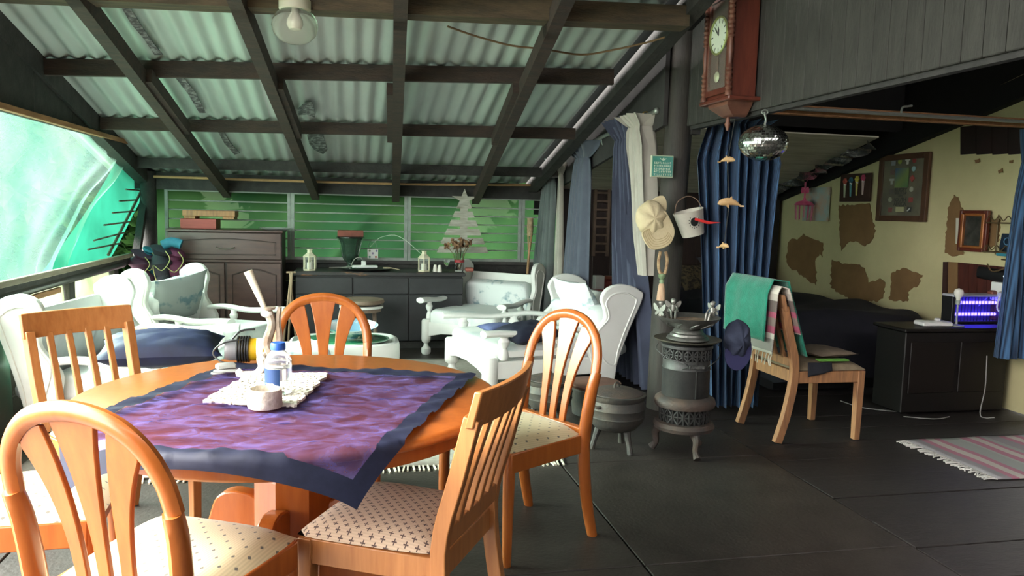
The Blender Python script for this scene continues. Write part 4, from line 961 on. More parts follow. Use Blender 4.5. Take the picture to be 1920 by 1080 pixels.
MB().lathe([(.001, -.16), (.008, -.158), (.009, -.145), (.016, -.132), (.018, -.122), (.011, -.108), (.013, -.098), (.008, -.084)], 12, c=(-dpt*.55, 0, 0)).build('finial', CWD, t)
for s in (-1, 1): MB().lathe([(.014, 0), (.022, .02), (.012, .04), (.02, .06), (.001, .09)], 10, c=(-dpt*.9, s*cwid*.45, hh-.012)).build('crest_finial', CWD, t)

# ================================================================== mirror ball
bc = onX(1431, 268, XR-.02); br = 50*bc.y/1450*.98
t = thing('mirror_ball', 'flattened silver mirror ball of tiny square facets hanging from the lintel', 'mirror ball', bc)
MIR = M('mirror_tile', (.80, .86, .80), .16, metal=1.)
MB().ball((0, 0, 0), (br*.975, br*.975, br*.72), 32, 20).build('core', M('grout_grey', (.10, .11, .10), .6), t)
fac = MB(); NV = 20
for j in range(NV):
    th = -pi/2+pi*(j+.5)/NV; n = max(4, int(46*cos(th)))
    for k in range(n):
        a = 2*pi*k/n; da = pi/n*.86; dt = pi/NV/2*.86
        P = lambda A, T: V((br*cos(T)*cos(A), br*cos(T)*sin(A), br*.74*sin(T)))
        q = [P(a-da, th-dt), P(a+da, th-dt), P(a+da, th+dt), P(a-da, th+dt)]
        nn = V((random.gauss(0, .008), random.gauss(0, .008), random.gauss(0, .008)))*br
        q = [p+nn*(.25 if i % 2 else -.25) for i, p in enumerate(q)]
        fac.add([p*1.004 for p in q], [[0, 1, 2, 3]])
o = fac.build('facets', MIR, t, False); o['kind'] = 'stuff'
zt_ = onX(1435, 210, XR-.02).z
MB().tube(catmull([(0, 0, br*.72), (.008, 0, br*.72+.03), (-.004, 0, zt_-bc.z)], 4), .006, 6).build('hanger', STL, t)
MB().tube([V((.018*cos(a*pi/5), 0, zt_-bc.z+.012*sin(a*pi/5))) for a in range(11)], .004, 6).build('hook', STL, t)

# dolphin mobile
DOL = M('dolphin_wood', (.52, .33, .16), .45, (.42, .25, .11), 8, stretch=(1, 5, 5))
yd = 4.10
def dolphin(px, py, L, rz, label, full=True):
    p = onX(px, py, 2.06)
    t = thing('wooden_dolphin', label, 'ornament', p, rz, 'wooden dolphins of the mobile')
    n = 12; pts = [V((-L/2+L*i/n, 0, L*.16*(1-((i/n-.45)/.55)**2))) for i in range(n+1)]
    rr = [L*(.02+.15*sin(pi*min(1, (i/n)**.75*.97+.02))**.9) for i in range(n+1)]
    MB().tube(pts, [(r, r*.75) for r in rr], 10, upv=(0, 0, 1)).build('body', DOL, t)
    MB().prism([(-.03*L, .26*L), (.10*L, .40*L), (.14*L, .24*L)], .010, Matrix(((1, 0, 0, 0), (0, 0, 1, 0), (0, 1, 0, 0), (0, 0, 0, 1)))).build('fin', DOL, t, False)
    MB().prism([(.46*L, 0), (.62*L, .14*L), (.56*L, 0), (.62*L, -.14*L)], .008, TM((0, 0, -.02*L))).build('tail', DOL, t, False)
    for s in (-1, 1): MB().prism([(-.14*L, .02*L), (-.02*L, -.13*L), (-.03*L, .03*L)], .008, Matrix(((1, 0, 0, 0), (0, 0, 1, s*.08*L), (0, 1, 0, 0), (0, 0, 0, 1)))).build('flipper', DOL, t, False)
    return p
d1 = dolphin(1364, 303, .085, 2.3, 'topmost wooden dolphin of the hanging mobile')
d2 = dolphin(1367, 385, .125, -.25, 'middle wooden dolphin of the hanging mobile, seen side-on')
d3 = dolphin(1357, 464, .075, 1.9, 'lowest wooden dolphin of the hanging mobile')
o = MB().tube([onX(1378, 222, 2.06), d1, d2, d3], .0018, 4).build('mobile_cord', M('dark_thread', (.03, .03, .03), .8)); tag(o, 'thin dark cord carrying the three wooden dolphins', 'cord')

# ================================================================== things on the pole
YP = 4.835
def pole_pt(px, py, y=YP): return onY(px, py, y)
p = pole_pt(1241, 312, 4.80)
t = thing('tile_plaque', 'square green tile plaque with a white bird and raised writing on the pole', 'plaque', p)
MB().box((0, 0, 0), (.155, .018, .142), ch=.003).build('frame', M('pale_frame', (.48, .52, .38), .6), t, False)
MB().box((0, -.009, 0), (.140, .008, .128)).build('tile', M('green_tile', (.05, .24, .17), .35, (.10, .34, .30), 14), t, False)
LN = M('tile_lettering', (.62, .72, .58), .5); lm = []
for r_ in range(5):                                            # rows of illegible raised lettering
    x = -.060
    while x < .055:
        w = random.uniform(.005, .011); z = .022-r_*.019
        b = MB().box((x+w/2, -.0145, z), (w*.35, .004, .012)); b.box((x+w/2, -.0145, z+random.choice((-.005, 0, .005))), (w, .004, .003))
        b.build('letter', LN, t, False); x += w+.004
MB().prism(cm2([(-.022, .048), (-.006, .040), (.0, .036), (.012, .040), (.024, .052), (.010, .047), (.004, .056), (-.008, .046), (-.018, .052)], 3), .005, Matrix(((1, 0, 0, 0), (0, 0, 1, -.0145), (0, 1, 0, 0), (0, 0, 0, 1)))).build('bird', LN, t, False)
# straw coloured cap hung by its strap opening, peak downwards
CAPM = M('cream_cap', (.66, .56, .36), .85, (.56, .46, .28), 9, .2, 60)
p = pole_pt(1232, 418, 4.74)
t = thing('sun_hat', 'cream cotton sun cap hanging on the pole with stitched peak downwards', 'hat', p)
def shell(cx, cz, rx, rz, dy, n=14, m=10):
    b = MB()
    def f(u, v):
        a = 2*pi*u; e = v*pi/2
        return V((cx+rx*cos(a)*cos(e)*(1+.05*sin(5*a)), -dy*sin(e)-.01*sin(7*a)*cos(e), cz+rz*sin(a)*cos(e)*(1+.04*sin(4*a+1))))
    return b.grid(f, 28, m)
shell(-.045, .03, .105, .115, .075).build('crown', CAPM, t, ang=3)
MB().prism(cm2([(-.02, .165), (.03, .175), (.055, .13), (.05, .07), (.02, .05), (-.04, .08), (-.055, .13)], 5), .012, Matrix(((1, 0, 0, .005), (0, 0, 1, .0), (0, 1, 0, .0), (0, 0, 0, 1)))).build('back_flap', CAPM, t, bevel=.004)
pk = cm2([(.03, .08), (.085, .0), (.105, -.06), (.08, -.13), (.02, -.165), (-.05, -.17), (-.10, -.12), (-.12, -.06), (-.06, -.03), (0, .02)], 5)
pko = MB().prism(pk, .010, Matrix(((1, 0, 0, 0), (0, 0, 1, -.045), (0, 1, 0, 0), (0, 0, 0, 1)))).build('peak', CAPM, t, bevel=.004)
for k in range(5):
    q = .94-.09*k; MB().tube([V((x*q, -.052, z*q-.005)) for x, z in pk[12:38]], .0016, 4).build('stitching', M('cap_stitch', (.45, .36, .2), .8), pko)
# white enamel pail with toucan beak
p = pole_pt(1295, 418, 4.76)
t = thing('enamel_pail', 'white metal pail with a black spot and red beak, tied to the pole', 'pail', p)
PM = M('cream_enamel', (.62, .58, .50), .4, (.5, .46, .4), 6)
m = TM((0, 0, 0), ry=-.28)
MB().lathe([(.001, -.085), (.070, -.085), (.073, -.08), (.098, .075), (.102, .08), (.098, .083), (.094, .078), (.068, -.076), (.001, -.078)], 28, m=m).build('body', PM, t)
MB().lathe([(.001, 0), (.026, 0), (.026, .004), (.001, .006)], 18, m=m @ TM((-.012, -.085, .012), rx=pi/2+.1, s=(1, 1.1, 1))).build('spot', BLACK, t)
for k in range(14): a = k*2*pi/14; MB().ball(m @ V((-.012+.037*cos(a), -.087, .012+.04*sin(a))), .0035, 6, 4).build('rivet', BLACK, t)
MB().tube([m @ V((-.005, -.09, .03)), m @ V((.06, -.13, -.012)), m @ V((.135, -.15, -.03))], [(.010, .014), (.010, .012), (.001, .001)], 8).build('beak', M('red_beak', (.55, .03, .03), .35), t)
MB().tube(catmull([m @ V((-.098, 0, .08)), m @ V((-.06, 0, .155)), m @ V((.02, 0, .175)), m @ V((.075, 0, .14)), m @ V((.098, 0, .08))], 5), .003, 6).build('bail', M('rusty_wire', (.20, .13, .09), .7), t)
# rope tie-back with tassel
p = pole_pt(1242, 500, 4.80)
t = thing('rope_tieback', 'striped rope tie-back with green knob and pink tassel on the pole', 'tie-back', p)
RP = M('striped_rope', (.50, .36, .20), .9, (.25, .14, .08), 30, .5, 90)
for s in (-1, 1): MB().tube(catmull([(s*.018, 0, .10), (s*.030, -.004, .04), (s*.022, -.004, -.03), (.008, -.006, -.055)], 4), .011, 8).build('rope', RP, t)
MB().lathe([(.001, -.115), (.014, -.112), (.017, -.095), (.012, -.085), (.022, -.072), (.026, -.058), (.020, -.046), (.001, -.042)], 14).build('knob', M('green_knob', (.22, .30, .17), .6, (.15, .21, .11), 12), t)
MB().lathe([(.001, -.225), (.030, -.225), (.026, -.17), (.020, -.125), (.016, -.112), (.001, -.11)], 16).build('tassel', M('pink_tassel', (.50, .27, .18), .9, (.62, .45, .30), 20, .4, 80, stretch=(6, 6, .5)), t)

# ================================================================== paraffin heater, bird bath, pots
SX, SY = 1.868, 3.99
t = thing('iron_heater', 'black cylindrical paraffin heater with pierced bands on curved feet', 'heater', (SX, SY, 0))
BI = M('black_iron', (.050, .051, .053), .5, (.075, .073, .070), 8, .2, 50, metal=.4)
def pierced(r, z0, z1, n, name, parent):
    """ring of diamond lattice cells in front of a dark core"""
    b = MB(); h = z1-z0
    for k in range(n):
        a0, a1 = 2*pi*k/n, 2*pi*(k+1)/n; am = (a0+a1)/2
        P = lambda a, z: V((r*cos(a), r*sin(a), z))
        for p, q in ((P(a0, z0), P(a1, z1)), (P(a0, z1), P(a1, z0)), (P(am, z0), P(am, z1)), (P(a0, (z0+z1)/2), P(a1, (z0+z1)/2)), (P(a0, z0), P(a0, z1))):
            b.tube([p, q], .0035, 4)
    b.build(name, BI, parent, False)
MB().lathe([(.128, .14), (.165, .145), (.172, .165), (.16, .185), (.128, .19)], 36).build('lower_ring', RUST, t)
MB().lathe([(.132, .185), (.132, .275)], 36).build('burner_core', M('core_black', (.008, .008, .008), .9), t); pierced(.137, .19, .272, 14, 'pierced_band', t)
MB().lathe([(.12, .27), (.165, .275), (.172, .295), (.165, .318), (.145, .332), (.128, .336)], 36).build('flange', RUST, t)
MB().lathe([(.128, .335), (.132, .34), (.132, .485), (.136, .49), (.132, .495), (.132, .545)], 36).build('drum', BI, t)
MB().lathe([(.126, .54), (.126, .615)], 36).build('vent_core', M('core_black', (.01, .01, .01)), t); pierced(.133, .545, .605, 16, 'pierced_band', t)
MB().lathe([(.133, .603), (.142, .61), (.142, .625), (.12, .632), (.001, .634)], 36).build('top', BI, t)
MB().tube([V((0, -.1345, .34)), V((0, -.1345, .60))], .003, 4).build('seam', BI, t)
MB().box((0, -.134, .515), (.09, .008, .018), ch=.002).build('maker_plate', M('plate_metal', (.13, .13, .125), .4, (.05, .05, .05), 50, lo=.4, hi=.6), t)
for s in (-1, 1): MB().tube(catmull([(s*.075, -.115, .505), (s*.06, -.155, .525), (s*.085, -.16, .545), (s*.15, -.09, .56), (s*.19, -.02, .60), (s*.175, .0, .63)], 5), .0026, 6).build('bail', BI, t)
for k in range(3):
    a = -pi/2+.05+k*2*pi/3
    MB().tube(catmull([(.12*cos(a), .12*sin(a), .15), (.155*cos(a), .155*sin(a), .11), (.15*cos(a), .15*sin(a), .05), (.175*cos(a), .175*sin(a), .012)], 4), [(.032, .03), (.03, .028), (.028, .026), (.026, .022), (.024, .02), (.022, .018), (.02, .016), (.019, .015), (.018, .015), (.018, .015), (.020, .018), (.022, .02), (.022, .02)], 8).build('foot', RUST, t)
o = MB().lathe([(.10, 0), (.13, .0), (.165, .006), (.185, .016), (.187, .021), (.165, .014), (.12, .008), (.001, .008)], 40).build('metal_plate', M('dull_bronze', (.17, .155, .12), .5, (.11, .10, .085), 8, metal=.5), loc=(SX, SY, .636)); tag(o, 'dull bronze plate between the heater and the bird bath', 'plate')
t = thing('bird_bath', 'pewter bird bath bowl with winged figurines on top of the heater', 'bird bath', (SX, SY, .648))
PW = M('pewter', (.22, .215, .20), .4, (.12, .118, .11), 12, .3, 50, metal=.7)
MB().lathe([(.11, 0), (.118, .006), (.112, .018), (.10, .024), (.096, .036), (.085, .042), (.08, .056), (.07, .062), (.082, .070), (.12, .085), (.155, .108), (.172, .126), (.176, .132), (.168, .132), (.14, .112), (.08, .09), (.001, .086)], 40).build('bowl', PW, t)
for k in range(10):
    a = k*pi/5; MB().tube(catmull([(.10*cos(a), .10*sin(a), .077), (.13*cos(a+.1), .13*sin(a+.1), .092), (.15*cos(a+.3), .15*sin(a+.3), .106)], 3), [.006, .008, .008, .007, .006, .004, .003], 6).build('leaf_relief', PW, t)
MB().lathe([(.001, .098), (.12, .104), (.13, .11)], 24, caps=False).build('residue', M('rusty_grit', (.13, .085, .055), .9, (.22, .16, .11), 26), t)
FG = M('silver_figure', (.36, .35, .32), .4, (.22, .21, .19), 20, metal=.5)
def fairy(a, label, face):
    cx, cy = .155*cos(a), .155*sin(a)
    g = TM((cx, cy, .128), face)
    b = MB()
    b.tube(catmull([(0, 0, .0), (0, -.002, .028), (0, .0, .052)], 3), [.016, .016, .015, .013, .013, .012, .008], 8, m=g)     # torso
    b.ball((0, .002, .069), (.014, .015, .016), 10, 8, m=g); b.ball((0, -.004, .076), (.015, .014, .011), 8, 6, m=g)
    for s in (-1, 1):
        b.tube(catmull([(s*.008, .006, .004), (s*.012, .034, .014), (s*.011, .040, -.008), (s*.010, .046, -.024)], 3), [.008]*4+[.006]*6, 6, m=g)
        b.tube(catmull([(s*.013, .0, .046), (s*.022, .012, .030), (s*.014, .030, .018)], 3), .005, 6, m=g)
    o = b.build('figurine', FG, t, label=label)
    w = MB()
    for s in (-1, 1):
        w.prism(cm2([(0, .035), (s*.026, .066), (s*.046, .070), (s*.040, .042), (s*.018, .030)], 3), .004, g @ Matrix(((1, 0, 0, 0), (0, 0, 1, -.014), (0, 1, 0, 0), (0, 0, 0, 1))))
        w.prism(cm2([(0, .030), (s*.026, .026), (s*.032, .008), (s*.014, .012)], 3), .004, g @ Matrix(((1, 0, 0, 0), (0, 0, 1, -.014), (0, 1, 0, 0), (0, 0, 0, 1))))
    w.build('wings', FG, o, False)
fairy(2.95, 'winged figurine at the left rim', -pi/2+.4); fairy(1.75, 'winged figurine at the back rim', pi-.35); fairy(.15, 'winged figurine at the right rim', pi/2+.4)
# navy cap hung on the right figurine
p = onY(1380, 640, SY-.02)
t = thing('baseball_hat', 'dark navy cap hanging on the rim of the bird bath', 'hat', p)
CN = M('navy_denim', (.022, .028, .055), .85, (.035, .043, .080), 14, .2, 90)
def capf(u, v):
    a = 2*pi*u; e = v*pi/2
    return V((.078*cos(a)*cos(e)*(1+.06*sin(5*a)), -.085*sin(e)+.012*sin(6*a)*cos(e), .115*sin(a)*cos(e)+.012+.02*cos(a)*sin(e)))
MB().grid(capf, 30, 10).build('crown', CN, t, ang=3)
MB().prism(cm2([(-.07, -.02), (-.03, -.04), (.04, -.03), (.085, .02), (.08, -.06), (.03, -.125), (-.03, -.135), (-.075, -.09)], 5), .009, Matrix(((1, 0, 0, -.012), (0, .25, 1, -.035), (0, 1, 0, -.015), (0, 0, 0, 1)))).build('peak', M('navy_peak', (.03, .03, .10), .8), t, bevel=.003)
# three-legged potjie pots
def potjie(x, y, r, rz, label):
    t = thing('three_legged_pot', label, 'pot', (x, y, 0), rz, 'black three-legged cooking pots')
    k = r/.16
    MB().lathe([(.001, .10*k), (.06*k, .105*k), (.115*k, .125*k), (.15*k, .165*k), (.158*k, .19*k), (.162*k, .195*k), (.157*k, .20*k), (.160*k, .235*k), (.164*k, .24*k), (.159*k, .246*k), (.152*k, .285*k), (.162*k, .30*k), (.164*k, .315*k), (.15*k, .318*k)], 36).build('body', IRON, t)
    MB().lathe([(.150*k, .312*k), (.146*k, .322*k), (.10*k, .338*k), (.04*k, .346*k), (.001, .348*k)], 36).build('lid', RUST, t)
    MB().tube(catmull([(-.02*k, 0, .344*k), (-.016*k, 0, .366*k), (0, 0, .374*k), (.016*k, 0, .366*k), (.02*k, 0, .344*k)], 3), .006*k, 6).build('lid_handle', IRON, t)
    for s in (-1, 1):
        MB().tube([V((s*(.150*k+.002), 0, .262*k))+V((s*.022*k*sin(a*pi/8), .026*k*cos(a*pi/8), .0)) for a in range(9)], .008*k, 6).build('lug', IRON, t)
    for j in range(3):
        a = -pi/2-.1+j*2*pi/3; MB().tube([(.09*k*cos(a), .09*k*sin(a), .13*k), (.115*k*cos(a), .115*k*sin(a), .05*k), (.128*k*cos(a), .128*k*sin(a), 0)], [.022*k, .014*k, .017*k], 8).build('leg', IRON, t)
potjie(1.50, 4.10, .165, .5, 'black three-legged pot with rusty lid beside the heater')
potjie(1.24, 4.62, .15, .2, 'three-legged pot half hidden behind the right arched chair')
o = MB().lathe([(.001, 0), (.16, 0), (.18, .02), (.175, .03), (.10, .038), (.001, .042)], 30).build('clay_dish', M('terracotta', (.19, .085, .06), .8, (.13, .06, .045), 8), loc=(1.60, 4.80, .20)); tag(o, 'reddish clay dish covering the dark low pot, below the curtain hem', 'dish')
o = MB().lathe([(.10, 0), (.14, .02), (.155, .12), (.16, .19), (.15, .20), (.001, .198)], 28).build('clay_pot', IRON, loc=(1.60, 4.80, 0)); tag(o, 'dark low pot under the reddish clay dish by the pole', 'pot')

# ================================================================== chair with towels
g = slat_chair('worn slat-back chair draped with towels, in front of the bed', WOODG, 'worn_dining_chair', M('worn_seat', (.30, .23, .15), .9, (.22, .16, .10), 20))
place(g, 2.84, 4.31, 1, .02); g.scale = (1.12, 1.12, 1.0)
xr, y0r, y1r = 2.470, 4.085, 4.535            # top rail line of that chair
def over_rail(name, lbl, cat, mat, ya, yb, zf, zk, off, amp, n=26, xs=.0, fringe=False, stripes=None, kx=.0):
    """cloth folded over the chair back: hangs to zf on the outside, zk on the seat side"""
    t = thing(name, lbl, cat, (xr, (ya+yb)/2, .9))
    L1, L2 = .905-zf, .905-zk; tot = L1+L2+.06
    def f(u, v):
        s = v*tot; y = ya+(yb-ya)*u
        w = amp*sin(9*u+2*v)+amp*.6*sin(17*u+v*3)
        if s < L1: return V((-.030-off-.10*(L1-s)*kx+w, y-(ya+yb)/2, zf+s-.9))
        if s < L1+.06: a = pi*(s-L1)/.06; return V((-(.030+off)*cos(a), y-(ya+yb)/2, .905+.028*sin(a)+off-.9))
        return V((.030+off+w*.6+.34*(s-L1-.06), y-(ya+yb)/2, .905-(s-L1-.06)-.9))
    MB().grid(f, 22, n).build('cloth', mat, t, ang=3, solid=.006)
    if fringe:
        for k in range(15):
            u = k/14; q = f(u, 0); MB().tube(catmull([q, q+V((random.uniform(-.006, .002), random.uniform(-.012, .012), -.03)), q+V((random.uniform(-.01, .0), random.uniform(-.015, .015), -.055-random.uniform(0, .02)))], 3), .0035, 5).build('tassel', M('cream_yarn', (.66, .60, .50), .95), t)
    return t
STW = striped('throw_stripes', [(0, (.62, .57, .50)), (.18, (.30, .27, .25)), (.36, (.62, .57, .5)), (.44, (.34, .08, .13)), (.54, (.20, .15, .13)), (.66, (.34, .08, .13)), (.74, (.13, .10, .09)), (.9, (.45, .40, .35))], 2.4, 'Z')
over_rail('striped_throw', 'striped woven throw with cream fringe under the green towel', 'throw', STW, 4.03, 4.52, .545, .66, .012, .006, fringe=True, kx=.25)
over_rail('green_towel', 'emerald green bath towel hung over the back of the worn chair', 'towel', M('green_towel', (.012, .19, .125), .95, (.018, .25, .165), 22, .5, 120, sheen=.3), 4.08, 4.575, .615, .52, .048, .005)
o = pillow(.30, .34, .05).build('folded_cloth', M('brown_cloth', (.22, .17, .12), .9, (.15, .11, .08), 10), ang=3, loc=(2.93, 4.32, .51)); o.rotation_euler = (0, 0, .2); tag(o, 'folded brown cloth lying on the worn chair seat', 'cloth')
def flap(u, v): return V((.16*u-.02, -.01-.012*v+.005*sin(9*u), .012-.085*v*(1-.4*u)))
o = MB().grid(flap, 10, 6).build('navy_rag', M('black_rag', (.010, .011, .018), .85), solid=.004, ang=3, loc=(2.70, 4.075, .475)); tag(o, 'navy rag hanging over the near edge of the worn seat', 'rag')
o = MB().box((0, 0, .006), (.20, .05, .012), ch=.004).build('green_folder', M('lime_plastic', (.16, .42, .07), .5), loc=(2.87, 4.105, .487)); tag(o, 'bright green folded plastic on the near edge of the worn seat', 'plastic')

# ================================================================== bed and what stands by it
DUV = M('navy_duvet', (.0075, .008, .016), .8, (.012, .012, .022), 7)
t = thing('bed', 'bed with a black-navy cover against the peeling cream wall', 'bed', (3.88, 6.50, 0))
MB().box((0, .05, .16), (1.36, 2.5, .30), ch=.01).build('bed_base', M('bed_black', (.006, .006, .008), .8), t)
def duv(u, v):
    x = -.80+1.56*u; y = -1.42+2.75*v
    e = min(1, (1-abs(2*u-1)**6)*(1-abs(2*v-1)**8)*1.6)
    return V((x, y, .12+.46*max(0, e)**.5+.025*sin(4*x+3*y)+.02*sin(9*y-2*x)+.035*math.exp(-((y+1.0)/.35)**2)))
MB().grid(duv, 40, 50).build('duvet', DUV, t, ang=3)
o = pillow(.62, .42, .16).build('bed_pillow', M('grey_slip', (.055, .055, .065), .85, (.04, .04, .05), 8), ang=3, loc=(3.92, 7.45, .78)); o.rotation_euler = (R(35), 0, .1); tag(o, 'dark grey pillow propped at the head of the bed', 'pillow')
o = pillow(.36, .34, .12).build('leopard_cushion', M('leopard', (.10, .075, .04), .85, (.02, .016, .012), 28, lo=.45, hi=.55), ang=3, loc=(3.45, 7.30, .70)); o.rotation_euler = (R(50), 0, .2); tag(o, 'small leopard print cushion beside the dark grey pillow', 'cushion')
t = thing('bedside_chest', 'low black chest at the foot of the bed under the blue lit lamp', 'chest', (4.17, 4.72, 0), .0)
DKC = M('dark_chest', (.006, .005, .005), .5, (.010, .007, .006), 6)
MB().box((0, 0, .295), (.84, .30, .57), ch=.008).build('body', DKC, t, False)
MB().box((0, -.01, .595), (.90, .34, .025), ch=.006).build('top', DKC, t, False)
for x in (-.2, .2): MB().box((x, -.155, .33), (.36, .012, .36), ch=.004).build('door', M('dark_chest_door', (.009, .006, .005), .45), t, False)
# insect lamp with blue tubes
a, b = onY(1778, 640, 4.74), onY(1886, 585, 4.74); zl = .6085
t = thing('insect_lamp', 'black insect lamp with glowing blue tubes on the low chest', 'lamp', ((a.x+b.x)/2, 4.78, zl)); lw = b.x-a.x
for s in (-1, 1): MB().box((s*(lw/2-.015), 0, .10), (.03, .10, .20), ch=.004).build('end_panel', BLACK, t, False)
MB().box((0, 0, .205), (lw, .11, .018), ch=.004).build('top_cover', M('pale_cover', (.45, .45, .50), .5), t, False)
MB().box((0, 0, .01), (lw, .11, .02), ch=.003).build('base', BLACK, t, False)
MB().box((0, .045, .10), (lw-.06, .006, .18)).build('back_plate', M('dark_plate', (.05, .03, .08), .4), t, False)
BL = M('blue_tube', (.1, .1, 1), .4, emit=(.07, .05, 1.0, 2.2))
for z in (.065, .15):
    MB().tube([(-lw/2+.03, 0, z), (lw/2-.03, 0, z)], .011, 10).build('tube', BL, t)
for k in range(16): MB().tube([(-lw/2+.03+(lw-.06)*k/15, -.045, .02), (-lw/2+.03+(lw-.06)*k/15, -.045, .20)], .0015, 4).build('guard_wire', BLACK, t)
# bulb lamp, white router, cables
p = onY(1789, 630, 4.64); t = thing('bulb_lamp', 'bare bulb on a thin metal stem standing on the low chest', 'lamp', (p.x, 4.63, zl))
MB().lathe([(.05, 0), (.055, .004), (.05, .01), (.008, .016), (.006, .15), (.016, .155), (.016, .185), (.001, .186)], 16).build('stand', STEEL, t)
MB().lathe([(.014, .185), (.016, .20), (.030, .225), (.032, .24), (.026, .26), (.001, .27)], 16).build('bulb', M('frosted_bulb', (.75, .72, .65), .2), t)
p = onY(1748, 625, 4.66); t = thing('white_router', 'flat white router box on the left of the low chest', 'router', (p.x, 4.66, zl), -.1)
MB().box((0, 0, .018), (.22, .12, .034), ch=.008).build('body', WHITEPL, t); MB().box((.03, .0, .045), (.03, .03, .02), ch=.004).build('plug', WHITEPL, t)
MB().tube(catmull([(.10, 0, .01), (.14, -.03, .006), (.20, -.02, .006)], 4), .004, 6).build('cord', WHITEPL, t)
wc_x = XC-.055
def wp(px, py, off=.055): return onX(px, py, XC-off)
p = wp(1878, 547); t = thing('wall_socket', 'white double wall socket with two plugs on the red boards', 'socket', p)
MB().box((0, 0, 0), (.02, .18, .135), ch=.005).build('plate', WHITEPL, t)
MB().box((-.03, .05, -.02), (.05, .05, .05), ch=.01).build('plug', M('brown_plug', (.22, .07, .05), .5), t)
MB().box((-.03, -.04, -.02), (.05, .05, .05), ch=.01).build('plug', M('grey_plug', (.5, .5, .47), .5), t)
MB().tube(catmull([(-.055, .05, -.03), (-.10, .10, -.12), (-.16, .22, -.26), (-.20, .30, -.36)], 6), .005, 6).build('cord', M('grey_cable', (.26, .25, .24), .6), t)
MB().tube(catmull([(-.055, -.04, -.03), (-.09, -.07, -.12), (-.06, -.14, -.17)], 5), .006, 6).build('cord', WHITEPL, t)
p = wp(1880, 517); t = thing('black_device', 'rounded black speaker bar with a small light fixed above the wall socket', 'speaker', p)
MB().tube(catmull([(-.02, .20, .01), (-.02, 0, 0), (-.02, -.18, -.01)], 5), [(.045, .02)]*11, 12, upv=(0, 0, 1)).build('body', BLACK, t)
MB().ball((-.04, -.06, 0), .010, 8, 6).build('indicator', M('white_led', (.8, .8, .8), .4, emit=(.8, .9, 1, .5)), t)
for k, (lbl, pts) in enumerate((('white cable on the floor left of the low chest', [(3.55, 4.95, .01), (3.6, 4.75, .008), (3.8, 4.62, .008), (4.0, 4.66, .008)]), ('white cable lying on the floor in front of the low chest', [(3.72, 4.5, .008), (3.9, 4.42, .008), (4.05, 4.46, .008)]), ('white cable hanging by the striped curtain to the floor', [(4.35, 4.50, .42), (4.33, 4.47, .2), (4.30, 4.46, .01), (4.36, 4.40, .008)]))):
    tag(MB().tube(catmull(pts, 6), .004, 6).build('white_cable', M('grey_cable', (.26, .25, .24), .6)), lbl, 'cable')

# ---- pictures on the cream wall (local x = along wall away from camera is -y)
def wallthing(name, lbl, cat, px, py, off=.045): return thing(name, lbl, cat, onX(px, py, XC-off), 0)
def WB(y, z, dy, dz, dx=.01, x=0): return (x, y, z), (dx, dy, dz)
# rugby poster in a wooden frame
c0 = onX(1650, 293, XC-.05); c1 = onX(1733, 418, XC-.05); ct = onX(1692, 352, XC-.05)
pw, ph_ = abs(c0.y-c1.y), .575
t = thing('framed_poster', 'large wooden-framed rugby poster with badges on the cream wall', 'poster', ct)
FRM = M('poster_frame', (.10, .045, .022), .6, (.07, .03, .016), 8)
for y in (-1, 1): MB().box((0, y*(pw/2-.028), 0), (.03, .056, ph_), ch=.004).build('frame_side', FRM, t, False)
for z in (-1, 1): MB().box((0, 0, z*(ph_/2-.025)), (.03, pw-.112, .05), ch=.004).build('frame_end', FRM, t, False)
sheet = MB().box((.004, 0, 0), (.008, pw-.10, ph_-.09)).build('print', M('poster_ground', (.10, .085, .055), .7, (.17, .15, .09), 6), t, False)
gr = NT('poster_gradient'); gc = gr.coord((1, 1, 1)); gs = gr.node('ShaderNodeSeparateXYZ', {0: gc})
gv = gr.math('ADD', gr.math('MULTIPLY', gs.outputs[1], 2.2), gr.math('MULTIPLY', gs.outputs[2], 2.5))
gr_ = gr.node('ShaderNodeValToRGB', {0: gr.math('ADD', gr.math('MULTIPLY', gv, 1.0), .30)}); e = gr_.color_ramp.elements
e[0].position = .12; e[0].color = (.03, .16, .06, 1); e[1].position = .9; e[1].color = (.02, .07, .20, 1); k_ = e.new(.5); k_.color = (.20, .28, .06, 1)
wv = gr.node('ShaderNodeTexWave', {'Vector': gr.coord((1, 1, 1)), 'Scale': 22.}); wv.bands_direction = 'DIAGONAL'
gr.link(gr.mix(gr.math('MULTIPLY', wv.outputs[1], .35), gr_.outputs[0], (.32, .36, .26)) if False else gr_.outputs[0], gr.b.inputs['Base Color'])
MB().box((-.003, .012, .085), (.006, .165, .165)).build('emblem', gr.m, sheet, False)
PT = M('poster_text', (.012, .012, .012), .6)
def text(s, size, parent, loc, mat, name='lettering', rot=(pi/2, 0, -pi/2)):
    cu = bpy.data.curves.new('lettering', 'FONT'); cu.body = s; cu.size = size; cu.align_x = 'CENTER'; cu.align_y = 'CENTER'; cu.extrude = .001; cu.offset = size*.012
    ob = bpy.data.objects.new('tmp', cu); COL.objects.link(ob); dg = bpy.context.evaluated_depsgraph_get()
    me = bpy.data.meshes.new_from_object(ob.evaluated_get(dg)); bpy.data.objects.remove(ob)
    me.materials.clear(); me.materials.append(mat)
    o = bpy.data.objects.new(name, me); COL.objects.link(o); o.parent = parent; o.location = loc; o.rotation_euler = rot; return o
for s, z, sz in (('RUGBY', -.020, .048), ('WORLD CUP', -.048, .026), ('1995', -.072, .034), ('SOUTH', -.104, .046), ('AFRICA', -.140, .046)): text(s, sz, sheet, (-.006, .012, z), PT)
BD = {}
